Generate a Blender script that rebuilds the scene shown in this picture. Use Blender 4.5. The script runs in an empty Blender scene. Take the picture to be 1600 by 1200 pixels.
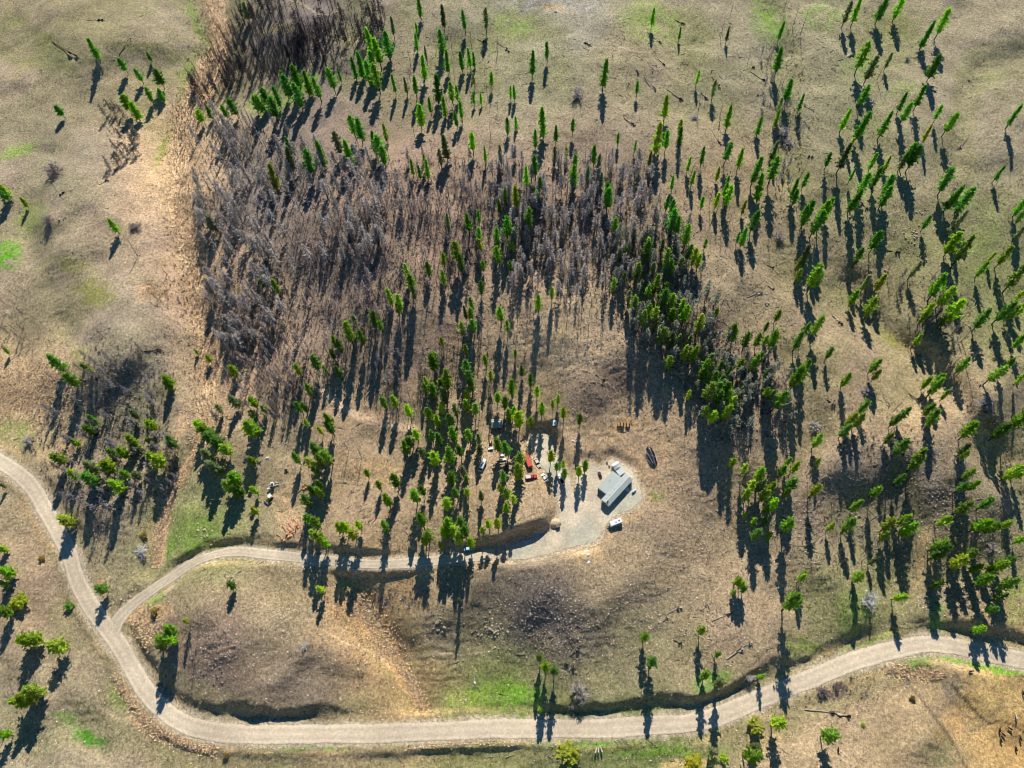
import bpy, math, random
import numpy as np
from mathutils import Vector, Matrix

random.seed(7)
RNG = np.random.default_rng(11)

# ------------------------------------------------------------------ camera
FOCAL_PX = 1110.0                 # focal length in pixels of the 1600 x 1200 photograph
NADIR = (850.0, 1230.0)           # where the plumb line below the drone meets the picture plane
CAM_H = 340.0
zc = -np.array([(NADIR[0] - 800) / FOCAL_PX, -(NADIR[1] - 600) / FOCAL_PX, -1.0]); zc /= np.linalg.norm(zc)
fc = np.array([0, 0, -1.0]); yc = fc - fc @ zc * zc; yc /= np.linalg.norm(yc); xc = np.cross(yc, zc)
ROT = np.array([xc, yc, zc])      # world = ROT @ camera
scene = bpy.context.scene
camd = bpy.data.cameras.new("drone_camera")
camd.sensor_width = 36.0
camd.lens = 36.0 * FOCAL_PX / 1600.0
camd.clip_start = 1.0
camd.clip_end = 12000.0
cam = bpy.data.objects.new("drone_camera", camd)
scene.collection.objects.link(cam)
M4 = Matrix(ROT.tolist()).to_4x4(); M4.translation = Vector((0, 0, CAM_H))
cam.matrix_world = M4
scene.camera = cam

# ------------------------------------------------------------------ sky, sun, exposure
SOIL_GAIN = 1.27
SUN_EL = math.radians(39.0)
SUN_AZ = math.radians(9.5)        # from +Y towards +X
world = bpy.data.worlds.new("World"); scene.world = world; world.use_nodes = True
wn = world.node_tree.nodes; wl = world.node_tree.links
sky = wn.new("ShaderNodeTexSky"); sky.sky_type = 'NISHITA'; sky.sun_disc = False
sky.sun_elevation = SUN_EL; sky.sun_rotation = SUN_AZ
sky.altitude = 1200.0; sky.air_density = 1.0; sky.dust_density = 0.0; sky.ozone_density = 2.5
bg = wn["Background"]; bg.inputs["Strength"].default_value = 0.072
hs = wn.new("ShaderNodeHueSaturation"); hs.inputs["Saturation"].default_value = 1.25
wl.new(sky.outputs[0], hs.inputs["Color"]); wl.new(hs.outputs[0], bg.inputs[0])
sund = bpy.data.lights.new("sun", 'SUN'); sund.energy = 5.0; sund.angle = math.radians(0.53)
sund.color = (1.0, 0.97, 0.91)
sun = bpy.data.objects.new("sun", sund); scene.collection.objects.link(sun)
ldir = Vector((-math.sin(SUN_AZ) * math.cos(SUN_EL), -math.cos(SUN_AZ) * math.cos(SUN_EL), -math.sin(SUN_EL)))
sun.rotation_euler = ldir.to_track_quat('-Z', 'Y').to_euler()
sun.location = (100, 300, 400)
scene.view_settings.view_transform = 'Standard'
scene.view_settings.look = 'None'
scene.view_settings.exposure = 0.15
scene.view_settings.gamma = 1.0
scene.view_settings.use_curve_mapping = False
scene.render.engine = 'CYCLES'
scene.cycles.max_bounces = 4
scene.cycles.diffuse_bounces = 1
scene.cycles.filter_width = 1.0
scene.cycles.transmission_bounces = 2
scene.cycles.transparent_max_bounces = 4

# ------------------------------------------------------------------ survey maths (photograph <-> ground)
def project(x, y, z):
    d = np.stack([np.asarray(x, float), np.asarray(y, float), np.asarray(z, float) - CAM_H], -1) @ ROT
    w = np.maximum(-d[..., 2], 1e-3)
    return 800 + FOCAL_PX * d[..., 0] / w, 600 - FOCAL_PX * d[..., 1] / w

def unproject(u, v, z):
    u = np.asarray(u, float); v = np.asarray(v, float)
    d = np.stack([(u - 800) / FOCAL_PX, -(v - 600) / FOCAL_PX, -np.ones_like(u)], -1) @ ROT.T
    t = (z - CAM_H) / d[..., 2]
    return d[..., 0] * t, d[..., 1] * t

def px_per_m(x, y, z):
    d = np.stack([np.asarray(x, float), np.asarray(y, float), np.asarray(z, float) - CAM_H], -1) @ ROT
    return FOCAL_PX / -d[..., 2]

def lin(c):
    c = np.asarray(c, float) / 255.0
    return np.where(c <= 0.04045, c / 12.92, ((c + 0.055) / 1.055) ** 2.4)

# heights of spot points (u, v, metres above the yard)
SPOT = """
-220 -120 20;200 -120 24;420 -120 23;800 -120 40;1200 -120 42;1800 -120 44
-200 50 19;0 50 20;150 50 22;270 50 18;340 50 12;450 50 24;600 50 30;800 50 38;1000 50 38;1200 50 38;1400 50 38;1600 50 40;1800 50 40
-200 200 15;0 200 16;150 200 17;250 200 12;290 210 8;380 200 16;500 200 23;650 200 28;850 200 33;1050 200 34;1250 200 32;1450 200 33;1650 200 35
-200 350 8;0 350 10;100 350 12;200 350 13;290 350 5;390 350 13;500 350 20;650 350 24;800 350 27;950 350 28;1100 350 28;1250 350 26;1350 350 24;1500 350 26;1800 350 27
-200 500 2;0 500 3;100 490 6;220 490 12;320 500 3;420 500 9;550 500 14;700 500 17;820 500 16;910 525 19;1000 500 18;1100 500 20;1200 500 18;1300 500 18;1390 500 13.5;1500 500 20;1800 500 19
60 600 -1;140 560 6;210 560 9;200 640 2;330 600 1;430 600 5;560 600 8;700 600 9;820 600 8;920 590 13;1020 600 10;1120 600 12;1220 600 13;1320 600 14;1420 600 12;1500 600 8;1600 600 14
-200 700 -5;0 700 -6;100 700 -3;200 700 0;300 700 -2;420 700 2;560 700 4;700 700 4;820 700 1.5;900 680 2.5;1000 690 2;1100 700 4;1200 700 7;1300 690 9;1400 690 9;1480 680 9;1600 700 2;1800 700 1
-200 790 -8;60 780 -8;160 780 -4;260 790 -6;350 780 -2.5;450 780 0.5;600 780 2;740 780 2.5;830 780 1;900 780 0;960 770 0;1050 780 0;1150 780 1;1250 780 2;1340 770 1;1450 780 0;1600 790 -2
100 850 -9;200 850 -9.5;300 850 -8;420 840 -2;560 848 3.2;700 848 0.6;740 846 0.8;790 836 3.2;870 850 0;950 850 -0.5;1050 850 -2;1150 850 -3;1250 850 -4;1350 850 -5.5;1450 850 -5;1600 850 -6;1800 850 -6
-200 930 -12;0 930 -11;100 930 -11;180 930 -10;260 940 -6.5;340 935 -2.5;450 930 -5;550 930 -8;620 930 -8;700 915 -5;800 905 -1.5;900 905 -3;1000 930 -5.5;1100 930 -7;1200 930 -9;1300 930 -10;1400 930 -9.5;1500 930 -9;1600 930 -10
-200 1010 -14;0 1010 -13;100 1010 -13;200 1010 -12;300 1000 -3.5;400 1010 -6;500 1010 -9;600 1010 -13;700 1010 -9.5;800 1000 -9;900 1000 -9.5;1000 1010 -10;1100 1010 -10.5;1200 1010 -11.5;1300 1010 -13;1420 990 -11.5;1540 985 -6;1640 990 -10
-200 1080 -16;0 1080 -15;150 1080 -15;280 1080 -13;400 1085 -9;500 1085 -11;620 1080 -15.5;720 1080 -14.5;800 1075 -15;880 1075 -11.5;960 1080 -11;1060 1078 -10.8;1160 1055 -11.8;1300 1080 -16;1450 1080 -16;1600 1080 -16.5;1800 1080 -16.5
0 1150 -16;200 1160 -17;400 1180 -18;600 1180 -18.3;800 1180 -18.3;1000 1175 -18.8;1200 1150 -17.8;1400 1140 -14.5;1600 1150 -18
-200 1270 -17;400 1270 -18;800 1270 -19;1100 1270 -19;1350 1260 -14;1500 1260 -17;1800 1260 -19
"""
SP = np.array([[float(q) for q in p.split()] for l in SPOT.strip().splitlines() for p in l.split(";")])
def tps_fit(P, f, lam=0.02):
    n = len(P); d = np.linalg.norm(P[:, None] - P[None], axis=-1)
    K = np.where(d > 0, d * d * np.log(d + 1e-9), 0) + lam * np.eye(n)
    A = np.zeros((n + 3, n + 3)); A[:n, :n] = K; A[:n, n] = 1; A[:n, n + 1:] = P; A[n, :n] = 1; A[n + 1:, :n] = P.T
    return np.linalg.solve(A, np.concatenate([f, np.zeros(3)]))
SPn = SP[:, :2] / 400.0
WT = tps_fit(SPn, SP[:, 2])
GU = np.arange(-260, 1861, 12.0); GV = np.arange(-180, 1381, 12.0)
gp = np.stack(np.meshgrid(GU, GV), -1).reshape(-1, 2) / 400.0
ZG = np.zeros(len(gp))
for i in range(0, len(gp), 4000):
    q = gp[i:i + 4000]; d = np.linalg.norm(q[:, None] - SPn[None], axis=-1)
    ZG[i:i + 4000] = np.where(d > 0, d * d * np.log(d + 1e-9), 0) @ WT[:-3] + WT[-3] + q @ WT[-2:]
ZG = ZG.reshape(len(GV), len(GU))
# crests whose lee side falls steeply away from the sun: (u, v of the crest, half width, fall length, metres, turn)
CREST = [(850, 915, 95, 60, 6.5, 0), (930, 985, 60, 55, 4, 20), (470, 1030, 110, 42, 4.5, -8), (1325, 748, 58, 38, 5, 0), (1460, 712, 85, 50, 6, 14), (1395, 682, 42, 28, 4, 20), (1560, 775, 90, 60, 6, 10), (1560, 655, 60, 30, 6, 20), (1500, 850, 80, 40, 3.5, 5), (200, 555, 62, 46, 6.5, 0),
         (925, 568, 85, 80, 3.8, 0), (1300, 930, 45, 40, 3.5, 15), (470, 25, 95, 50, 10, -8), (120, 440, 60, 35, 3, 0), (330, 965, 80, 55, 3, 0), (60, 1080, 60, 40, 2.5, 15), (1450, 1120, 40, 50, 3, 30), (1090, 700, 60, 60, 3, 0), (1250, 880, 40, 60, 3.5, 20), (700, 940, 60, 40, 3, 0),
         (1560, 590, 60, 50, 5, 15), (1420, 500, 50, 40, 2.2, 25), (150, 330, 70, 40, 4, 0), (200, 60, 70, 40, 4, 0), (620, 470, 120, 70, 4, 0), (560, 330, 140, 60, 5, -5), (850, 330, 120, 60, 4, 0), (1060, 430, 60, 80, 4, 0), (1180, 600, 60, 70, 4, 0), (170, 800, 60, 40, 3, 0)]
_gu, _gv = np.meshgrid(GU, GV)
_wu = _gu + 30 * np.sin(_gv / 47.0 + 0.6 * np.sin(_gu / 61.0)) * np.sin(_gu / 83.0 + 1.1); _wv = _gv + 20 * np.sin(_gu / 39.0 + 1.3 * np.sin(_gv / 71.0)) + 11 * np.sin(_gu / 17.0 + _gv / 29.0)
for cu_, cv_, a_, b_, h_, t_ in CREST:
    t_ = math.radians(t_); du = (_wu - cu_) * math.cos(t_) + (_wv - cv_) * math.sin(t_); dv = -(_wu - cu_) * math.sin(t_) + (_wv - cv_) * math.cos(t_)
    ZG += 1.25 * h_ * np.exp(-(du / a_) ** 2) * np.where(dv < 0, np.exp(-(dv / (2.2 * b_)) ** 2), np.exp(-(dv / b_) ** 2))

# gullies and ravines: polyline, depth, half width in pixels
GULLY = [([(345, -20), (342, 60), (318, 130), (292, 185), (283, 260), (287, 340), (310, 430), (328, 520), (330, 600), (322, 690), (262, 785), (235, 890)], 4.0, 26), ([(1330, 440), (1390, 520), (1450, 560), (1520, 640), (1570, 730), (1640, 820)], 4.5, 22), ([(545, 900), (575, 950), (620, 1020), (660, 1110)], 3.5, 26), ([(1185, -20), (1215, 60), (1225, 170), (1232, 290)], 3.5, 20), ([(1600, 90), (1530, 110), (1505, 160), (1490, 260)], 3.0, 20),
         ([(1240, 560), (1270, 680), (1262, 800), (1245, 930)], 3.0, 30), ([(1440, 640), (1410, 760), (1400, 900), (1390, 1000)], 3.5, 26), ([(80, 250), (40, 340), (60, 430), (20, 540)], 4.0, 28), ([(230, 330), (150, 440), (110, 520)], 3.5, 26), ([(700, 880), (740, 970), (720, 1070)], 2.5, 26), ([(1010, 850), (1060, 940), (1090, 1040)], 2.5, 34), ([(420, 900), (440, 990), (420, 1080)], 2.5, 24), ([(900, 60), (860, 140), (880, 240)], 2.5, 40), ([(1060, 40), (1100, 160), (1080, 300)], 2.5, 40), ([(60, 960), (90, 1080), (160, 1170)], 2.5, 26), ([(1450, 1060), (1510, 1130), (1600, 1180)], 2.5, 36)]
_px, _py = np.meshgrid(GU, GV)
for pts_, dep, wid in GULLY:
    best = np.full(_px.shape, 1e9)
    for (ax, ay), (bx, by) in zip(pts_[:-1], pts_[1:]):
        t_ = np.clip(((_px - ax) * (bx - ax) + (_py - ay) * (by - ay)) / ((bx - ax) ** 2 + (by - ay) ** 2), 0, 1); best = np.minimum(best, np.hypot(_px - ax - t_ * (bx - ax), _py - ay - t_ * (by - ay)))
    ZG -= dep * np.exp(-(best / wid) ** 2)

def bil(G, u, v):
    a = np.clip((u - GU[0]) / 12.0, 0, len(GU) - 1.001); b = np.clip((v - GV[0]) / 12.0, 0, len(GV) - 1.001)
    i = a.astype(int); j = b.astype(int); a = a - i; b = b - j
    return (G[j, i] * (1 - a) + G[j, i + 1] * a) * (1 - b) + (G[j + 1, i] * (1 - a) + G[j + 1, i + 1] * a) * b

def seg_dist(x, y, pts):
    """distance of points to a polyline, and the parameter (index) of the nearest place on it"""
    best = np.full(np.shape(x), 1e9); par = np.zeros(np.shape(x)); side = np.zeros(np.shape(x))
    for k in range(len(pts) - 1):
        ax, ay = pts[k][:2]; bx, by = pts[k + 1][:2]
        dx, dy = bx - ax, by - ay; L = dx * dx + dy * dy + 1e-9
        t = np.clip(((x - ax) * dx + (y - ay) * dy) / L, 0, 1)
        d = np.hypot(x - ax - t * dx, y - ay - t * dy)
        m = d < best
        best = np.where(m, d, best); par = np.where(m, k + t, par)
        side = np.where(m, np.sign((x - ax) * dy - (y - ay) * dx), side)
    return best, par, side

def smooth_line(pts, n=6):
    P = np.array(pts, float); out = []
    for k in range(len(P) - 1):
        p0 = P[max(k - 1, 0)]; p1 = P[k]; p2 = P[k + 1]; p3 = P[min(k + 2, len(P) - 1)]
        for t in np.arange(n) / n:
            out.append(0.5 * ((2 * p1) + (-p0 + p2) * t + (2 * p0 - 5 * p1 + 4 * p2 - p3) * t * t + (-p0 + 3 * p1 - 3 * p2 + p3) * t ** 3))
    out.append(P[-1]); return np.array(out)

def inside(x, y, poly):
    r = np.zeros(np.shape(x), bool); n = len(poly)
    for k in range(n):
        ax, ay = poly[k]; bx, by = poly[(k + 1) % n]
        c = ((ay > y) != (by > y)) & (x < (bx - ax) * (y - ay) / (by - ay + 1e-12) + ax)
        r ^= c
    return r

def sstep(a, b, x):
    t = np.clip((x - a) / (b - a), 0, 1); return t * t * (3 - 2 * t)

_lat = np.random.default_rng(5).random((256, 256))
def vnoise(x, y, s):
    x = np.asarray(x) / s; y = np.asarray(y) / s
    i = np.floor(x).astype(int); j = np.floor(y).astype(int); a = x - i; b = y - j
    a = a * a * (3 - 2 * a); b = b * b * (3 - 2 * b)
    g = lambda p, q: _lat[(q + int(s * 37)) % 256, (p + int(s * 91)) % 256]
    return (g(i, j) * (1 - a) + g(i + 1, j) * a) * (1 - b) + (g(i, j + 1) * (1 - a) + g(i + 1, j + 1) * a) * b - 0.5

def fbm(x, y, s, o=4):
    r = 0; a = 1.0
    for k in range(o):
        r = r + a * vnoise(x + 13.7 * k, y - 7.3 * k, s / 2 ** k); a *= 0.5
    return r

# ------------------------------------------------------------------ roads and yard, as surveyed
MAIN = [(-330, 560, -1.0), (-180, 632, -2.8), (-70, 685, -4.3), (0, 721, -6), (47, 757, -7), (80, 812, -8.2), (107, 864, -9.3), (122, 912, -10.2), (152, 962, -11.2), (185, 1007, -12.2),
        (207, 1045, -13.1), (240, 1095, -14.4), (287, 1130, -15.3), (350, 1145, -15.8), (450, 1147, -16), (600, 1146, -16.3), (775, 1138, -16.6), (900, 1139, -16.8),
        (1000, 1135, -16.8), (1100, 1125, -16.4), (1195, 1089, -15.6), (1300, 1047, -14.6), (1350, 1028, -14), (1437, 1007, -13.4), (1480, 1008, -13.2), (1525, 1017, -13.1), (1600, 1031, -13), (1690, 1046, -12.8), (1800, 1062, -12.5), (1960, 1075, -12.2)]
DRIVE = [(172, 990, -11.9), (187, 966, -11.4), (207, 945, -10.7), (237, 922, -9.7), (270, 900, -8.6), (300, 880, -7.6), (330, 868, -6.8), (365, 862, -5.9), (400, 864, -5),
         (440, 868, -4.1), (500, 875, -3), (575, 881, -2), (640, 879, -1.4), (700, 874, -1), (750, 869, -0.7), (800, 860, -0.3), (840, 850, 0)]
YARD = [(790, 864), (800, 852), (830, 843), (866, 830), (876, 800), (872, 772), (860, 745), (847, 725), (838, 706), (827, 690), (833, 682), (852, 680), (862, 690), (866, 712),
        (884, 735), (893, 765), (899, 768), (903, 742), (910, 724), (925, 726), (938, 733), (955, 718), (986, 735), (1000, 765), (1002, 780), (985, 795), (965, 801), (950, 812), (940, 830),
        (930, 845), (905, 850), (860, 863), (820, 872), (800, 873)]
def to_world(line, n=6):
    P = smooth_line(line, n); x, y = unproject(P[:, 0], P[:, 1], P[:, 2]); return np.stack([x, y, P[:, 2]], -1)
MAIN_W = to_world(MAIN); DRIVE_W = to_world(DRIVE)
YARD_W = np.stack(unproject(np.array([p[0] for p in YARD]), np.array([p[1] for p in YARD]), 0.0), -1)
_yc = YARD_W.mean(0); _t = np.roll(YARD_W, -1, 0) - np.roll(YARD_W, 1, 0); _n = np.stack([_t[:, 1], -_t[:, 0]], -1); _n /= np.linalg.norm(_n, axis=1)[:, None]
_area = 0.5 * np.sum(YARD_W[:, 0] * np.roll(YARD_W[:, 1], -1) - np.roll(YARD_W[:, 0], -1) * YARD_W[:, 1])
YARD_W = YARD_W + _n * (1.0 if _area > 0 else -1.0) * 1.3

# ------------------------------------------------------------------ the ground sheet
def grow(step, far):
    g = np.cumsum(step * 1.16 ** np.arange(1, 60)); return g[g < far]
xm = np.arange(0, 240, 0.9); xo = 240 + np.cumsum(np.full(113, 1.45))
xh = np.concatenate([xm, xo]); X1 = xh[-1]; X0 = -X1
xh = np.concatenate([xh, xh[-1] + grow(1.45, 4200)]); AX = np.concatenate([-xh[:0:-1], xh])
yl = [-35.0]
while yl[-1] < 560: yl.append(yl[-1] + 0.85 + 0.75 * max(0.0, yl[-1] - 100) / 460)
yc_ = np.array(yl); Y0 = yc_[0]; Y1 = yc_[-1]
AY = np.concatenate([Y0 - grow(0.9, 4200)[::-1], yc_, Y1 + grow(1.6, 4200)])
XX, YY = np.meshgrid(AX, AY)
XC = np.clip(XX, X0, X1); YC = np.clip(YY, Y0, Y1)
ZZ = np.zeros_like(XX)
for it in range(9):
    uu, vv = project(XC, YC, ZZ)
    ZZ = 0.35 * ZZ + 0.65 * bil(ZG, uu, vv)
# rolling hummocks, calmer beside the graded roads
far = np.maximum(np.abs(XX - XC), np.abs(YY - YC))
near = np.full(XX.shape, 99.0)
for line in (MAIN_W, DRIVE_W):
    m = (XX > line[:, 0].min() - 40) & (XX < line[:, 0].max() + 40) & (YY > line[:, 1].min() - 40) & (YY < line[:, 1].max() + 40)
    near[m] = np.minimum(near[m], seg_dist(XX[m], YY[m], line[::3])[0])
m = (XX > YARD_W[:, 0].min() - 30) & (XX < YARD_W[:, 0].max() + 30) & (YY > YARD_W[:, 1].min() - 30) & (YY < YARD_W[:, 1].max() + 30)
near[m] = np.minimum(near[m], np.where(inside(XX[m], YY[m], YARD_W), 0, seg_dist(XX[m], YY[m], YARD_W)[0]))
ZZ += (0.15 + 0.85 * sstep(5, 34, near)) * (8.0 * fbm(XX, YY, 105, 2) + 5.6 * fbm(XX + 17, YY, 46, 3) + 0.9 * fbm(XX, YY, 15, 3))
ZZ += sstep(60, 1500, far) * 45 * fbm(XX, YY, 700, 3)
# banks cut for the road, the driveway and the yard
rd_main = np.full(XX.shape, 99.0); rd_drv = np.full(XX.shape, 99.0)
def cut(line, half, bank, lower, rd):
    m = (XX > line[:, 0].min() - 40) & (XX < line[:, 0].max() + 40) & (YY > line[:, 1].min() - 40) & (YY < line[:, 1].max() + 40)
    d, p, s = seg_dist(XX[m], YY[m], line)
    zr = np.interp(p, np.arange(len(line)), line[:, 2])
    wob = 1 + 0.75 * fbm(XX[m], YY[m], 10, 3)
    b = np.where(ZZ[m] > zr, bank, bank * 0.55) * wob
    w = sstep(half, half + b, d)
    zc_ = np.where(d < half + 0.9, zr - lower, zr - lower * 0.3)
    ZZ[m] = zc_ * (1 - w) + ZZ[m] * w
    rd[m] = d
cut(MAIN_W, 6.6, 5.6, 0.07, rd_main)
cut(DRIVE_W, 3.2, 5.0, 0.07, rd_drv)
m = (XX > YARD_W[:, 0].min() - 20) & (XX < YARD_W[:, 0].max() + 20) & (YY > YARD_W[:, 1].min() - 20) & (YY < YARD_W[:, 1].max() + 20)
dy_, _, _ = seg_dist(XX[m], YY[m], np.vstack([YARD_W, YARD_W[:1]]))
dy_ = np.where(inside(XX[m], YY[m], YARD_W), -dy_, dy_)
rd_yard = np.full(XX.shape, 99.0); rd_yard[m] = dy_
wy = sstep(0.0, 6.0, dy_); ZZ[m] = -0.14 * (1 - wy) + ZZ[m] * wy
rd_all = np.minimum(np.minimum(rd_main - 4.2, rd_drv - 2.5), rd_yard)
# cattle terraces on the steep faces, tussocks everywhere off the roads
gy, gx = np.gradient(ZZ, AY, AX)
slope = np.hypot(gx, gy)
off = sstep(0.3, 4, rd_all) * (far < 1)
lee = sstep(0.12, 0.36, np.maximum(gy, 0)) * off          # faces falling away from the sun
ph = (YY + 11 * fbm(XX, YY, 30, 4) + 1.5 * vnoise(XX, YY, 4)) / 3.1
ZZ += lee * 0.17 * np.sin(2 * math.pi * ph) * np.clip(0.55 + 1.6 * vnoise(XX, YY, 11), 0, 1.2)
ZZ += lee * 0.52 * np.maximum(vnoise(XX + 9, YY, 2.1) + 0.6 * vnoise(XX, YY, 3.7), -0.1)
ZZ += off * (0.24 * vnoise(XX, YY, 2.3) + 0.30 * fbm(XX, YY, 6.5, 2) + 0.22 * np.maximum(vnoise(XX + 50, YY, 1.7), 0.1) * (0.5 + sstep(-0.1, 0.3, fbm(XX, YY, 35, 2))))
UU, VV = project(XC, YC, ZZ)

def ground(x, y):
    x = np.asarray(x, float); y = np.asarray(y, float)
    i = np.clip(np.searchsorted(AX, x) - 1, 0, len(AX) - 2); j = np.clip(np.searchsorted(AY, y) - 1, 0, len(AY) - 2)
    a = (x - AX[i]) / (AX[i + 1] - AX[i]); b = (y - AY[j]) / (AY[j + 1] - AY[j])
    return (ZZ[j, i] * (1 - a) + ZZ[j, i + 1] * a) * (1 - b) + (ZZ[j + 1, i] * (1 - a) + ZZ[j + 1, i + 1] * a) * b

def spot(u, v, h=0.0):
    """ground point whose place h metres above it is seen at (u, v)"""
    u = np.asarray(u, float); v = np.asarray(v, float); z = bil(ZG, u, v)
    for _ in range(7):
        x, y = unproject(u, v, z + h); z = 0.3 * z + 0.7 * ground(x, y)
    return x, y, ground(x, y)
# ------------------------------------------------------------------ materials
def nt(m): m.use_nodes = True; return m.node_tree.nodes, m.node_tree.links
def plain(name, col, rough=0.8, metal=0.0, noise=0.12, scale=3.0, spec=0.3):
    m = bpy.data.materials.new(name); n, l = nt(m); b = n["Principled BSDF"]
    b.inputs["Roughness"].default_value = rough; b.inputs["Metallic"].default_value = metal
    b.inputs["Specular IOR Level"].default_value = spec
    t = n.new("ShaderNodeTexNoise"); t.inputs["Scale"].default_value = scale; t.inputs["Detail"].default_value = 5
    tc = n.new("ShaderNodeTexCoord"); l.new(tc.outputs["Object"], t.inputs["Vector"])
    r = n.new("ShaderNodeValToRGB"); c = lin(col)
    r.color_ramp.elements[0].position = 0.3; r.color_ramp.elements[1].position = 0.7
    r.color_ramp.elements[0].color = (*(c * (1 - noise)), 1); r.color_ramp.elements[1].color = (*np.minimum(c * (1 + noise), 0.95), 1)
    l.new(t.outputs["Fac"], r.inputs[0]); l.new(r.outputs[0], b.inputs["Base Color"])
    return m

def ground_mat(name, use_attr=True, col=(190, 175, 150), grain=1.0, ragged=False):
    m = bpy.data.materials.new(name); n, l = nt(m); b = n["Principled BSDF"]
    b.inputs["Roughness"].default_value = 0.95; b.inputs["Specular IOR Level"].default_value = 0.1
    geo = n.new("ShaderNodeNewGeometry")
    if use_attr:
        a = n.new("ShaderNodeAttribute"); a.attribute_name = "soil"; base = a.outputs["Color"]
    else:
        a = n.new("ShaderNodeRGB"); a.outputs[0].default_value = (*lin(col), 1); base = a.outputs[0]
    def mul(src, sc, lo, hi, p0, p1, kind="N"):
        if kind == "N":
            t = n.new("ShaderNodeTexNoise"); t.inputs["Scale"].default_value = sc; t.inputs["Detail"].default_value = 6; t.inputs["Roughness"].default_value = 0.65; o = t.outputs["Fac"]
        else:
            t = n.new("ShaderNodeTexVoronoi"); t.inputs["Scale"].default_value = sc; o = t.outputs["Distance"]
        l.new(geo.outputs["Position"], t.inputs["Vector"])
        r = n.new("ShaderNodeMapRange"); r.inputs[1].default_value = p0; r.inputs[2].default_value = p1; r.inputs[3].default_value = lo; r.inputs[4].default_value = hi
        l.new(o, r.inputs[0])
        x = n.new("ShaderNodeMix"); x.data_type = 'RGBA'; x.blend_type = 'MULTIPLY'; x.inputs[0].default_value = 1.0
        l.new(src, x.inputs[6])
        cc = n.new("ShaderNodeCombineColor"); [l.new(r.outputs[0], cc.inputs[k]) for k in range(3)]
        l.new(cc.outputs[0], x.inputs[7]); return x.outputs[2], o
    c, _ = mul(base, 5.5, 1 - 0.25 * grain, 1 + 0.25 * grain, 0.36, 0.64)
    c, _ = mul(c, 0.09, 1 - 0.12 * grain, 1 + 0.12 * grain, 0.35, 0.65)
    c, h1 = mul(c, 0.75, 1 - 0.40 * grain, 1 + 0.40 * grain, 0.34, 0.66)
    c, h2 = mul(c, 2.2, 1 - 0.42 * grain, 1 + 0.42 * grain, 0.34, 0.66)
    l.new(c, b.inputs["Base Color"])
    bp = n.new("ShaderNodeBump"); bp.inputs["Strength"].default_value = 0.5 * grain; bp.inputs["Distance"].default_value = 0.5
    l.new(h1, bp.inputs["Height"])
    bp2 = n.new("ShaderNodeBump"); bp2.inputs["Strength"].default_value = 0.5 * grain; bp2.inputs["Distance"].default_value = 0.2
    l.new(h2, bp2.inputs["Height"]); l.new(bp.outputs[0], bp2.inputs["Normal"]); l.new(bp2.outputs[0], b.inputs["Normal"])
    if ragged:      # thin gravel gives way to bare soil at the verge: holes where the spread is thin
        nz = n.new("ShaderNodeTexNoise"); nz.inputs["Scale"].default_value = 0.8; nz.inputs["Detail"].default_value = 6; l.new(geo.outputs["Position"], nz.inputs["Vector"])
        ad = n.new("ShaderNodeMath"); ad.operation = 'ADD'; l.new(a.outputs["Alpha"], ad.inputs[0]); l.new(nz.outputs["Fac"], ad.inputs[1])
        st = n.new("ShaderNodeMapRange"); st.interpolation_type = 'SMOOTHSTEP'; st.inputs[1].default_value = 0.84; st.inputs[2].default_value = 1.04; l.new(ad.outputs[0], st.inputs[0])
        tr = n.new("ShaderNodeBsdfTransparent"); mx = n.new("ShaderNodeMixShader"); l.new(st.outputs[0], mx.inputs[0]); l.new(tr.outputs[0], mx.inputs[1]); l.new(b.outputs[0], mx.inputs[2]); l.new(mx.outputs[0], n["Material Output"].inputs[0])
    return m

def foliage_mat(name, attr=None, trans=0.35):
    m = bpy.data.materials.new(name); n, l = nt(m); out = n["Material Output"]; n.remove(n["Principled BSDF"])
    if attr:
        a = n.new("ShaderNodeAttribute"); a.attribute_name = attr; col = a.outputs["Color"]
    else:
        a = n.new("ShaderNodeObjectInfo"); col = a.outputs["Color"]
    geo = n.new("ShaderNodeNewGeometry")
    r = n.new("ShaderNodeMapRange"); r.inputs[3].default_value = 0.7; r.inputs[4].default_value = 1.6
    l.new(geo.outputs["Random Per Island"], r.inputs[0])
    x = n.new("ShaderNodeVectorMath"); x.operation = 'SCALE'; l.new(col, x.inputs[0]); l.new(r.outputs[0], x.inputs["Scale"])
    d = n.new("ShaderNodeBsdfDiffuse"); t = n.new("ShaderNodeBsdfTranslucent"); mx = n.new("ShaderNodeMixShader"); mx.inputs[0].default_value = trans
    l.new(x.outputs[0], d.inputs[0]); l.new(x.outputs[0], t.inputs[0]); l.new(d.outputs[0], mx.inputs[1]); l.new(t.outputs[0], mx.inputs[2])
    l.new(mx.outputs[0], out.inputs[0]); return m

M_SOIL = ground_mat("soil_and_dry_grass")
M_ROAD = ground_mat("road_gravel", True, None, 0.34, True)
M_YARD = ground_mat("yard_gravel", True, None, 0.42, True)
M_NEEDLE = foliage_mat("pine_needles", None, 0.6)
M_NEEDLE_S = foliage_mat("pine_needles_mass", "leaf", 0.6)
M_TWIG = foliage_mat("dead_twigs", None, 0.0)
M_TWIG_S = foliage_mat("dead_twigs_mass", "leaf", 0.0)
M_BARK = plain("bark", (78, 62, 50), 0.95, 0, 0.3, 2)
M_CHAR = plain("charred_bark", (46, 42, 42), 0.95, 0, 0.35, 2)
M_LOGPALE = plain("weathered_log", (176, 160, 142), 0.9, 0, 0.25, 2)
M_LOGDARK = plain("charred_log", (58, 50, 46), 0.95, 0, 0.3, 2)
M_LOGCUT = plain("fresh_cut_log", (196, 146, 104), 0.85, 0, 0.2, 2)
M_STONE = plain("pale_stone", (196, 178, 146), 0.9, 0, 0.25, 1.5)

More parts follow.
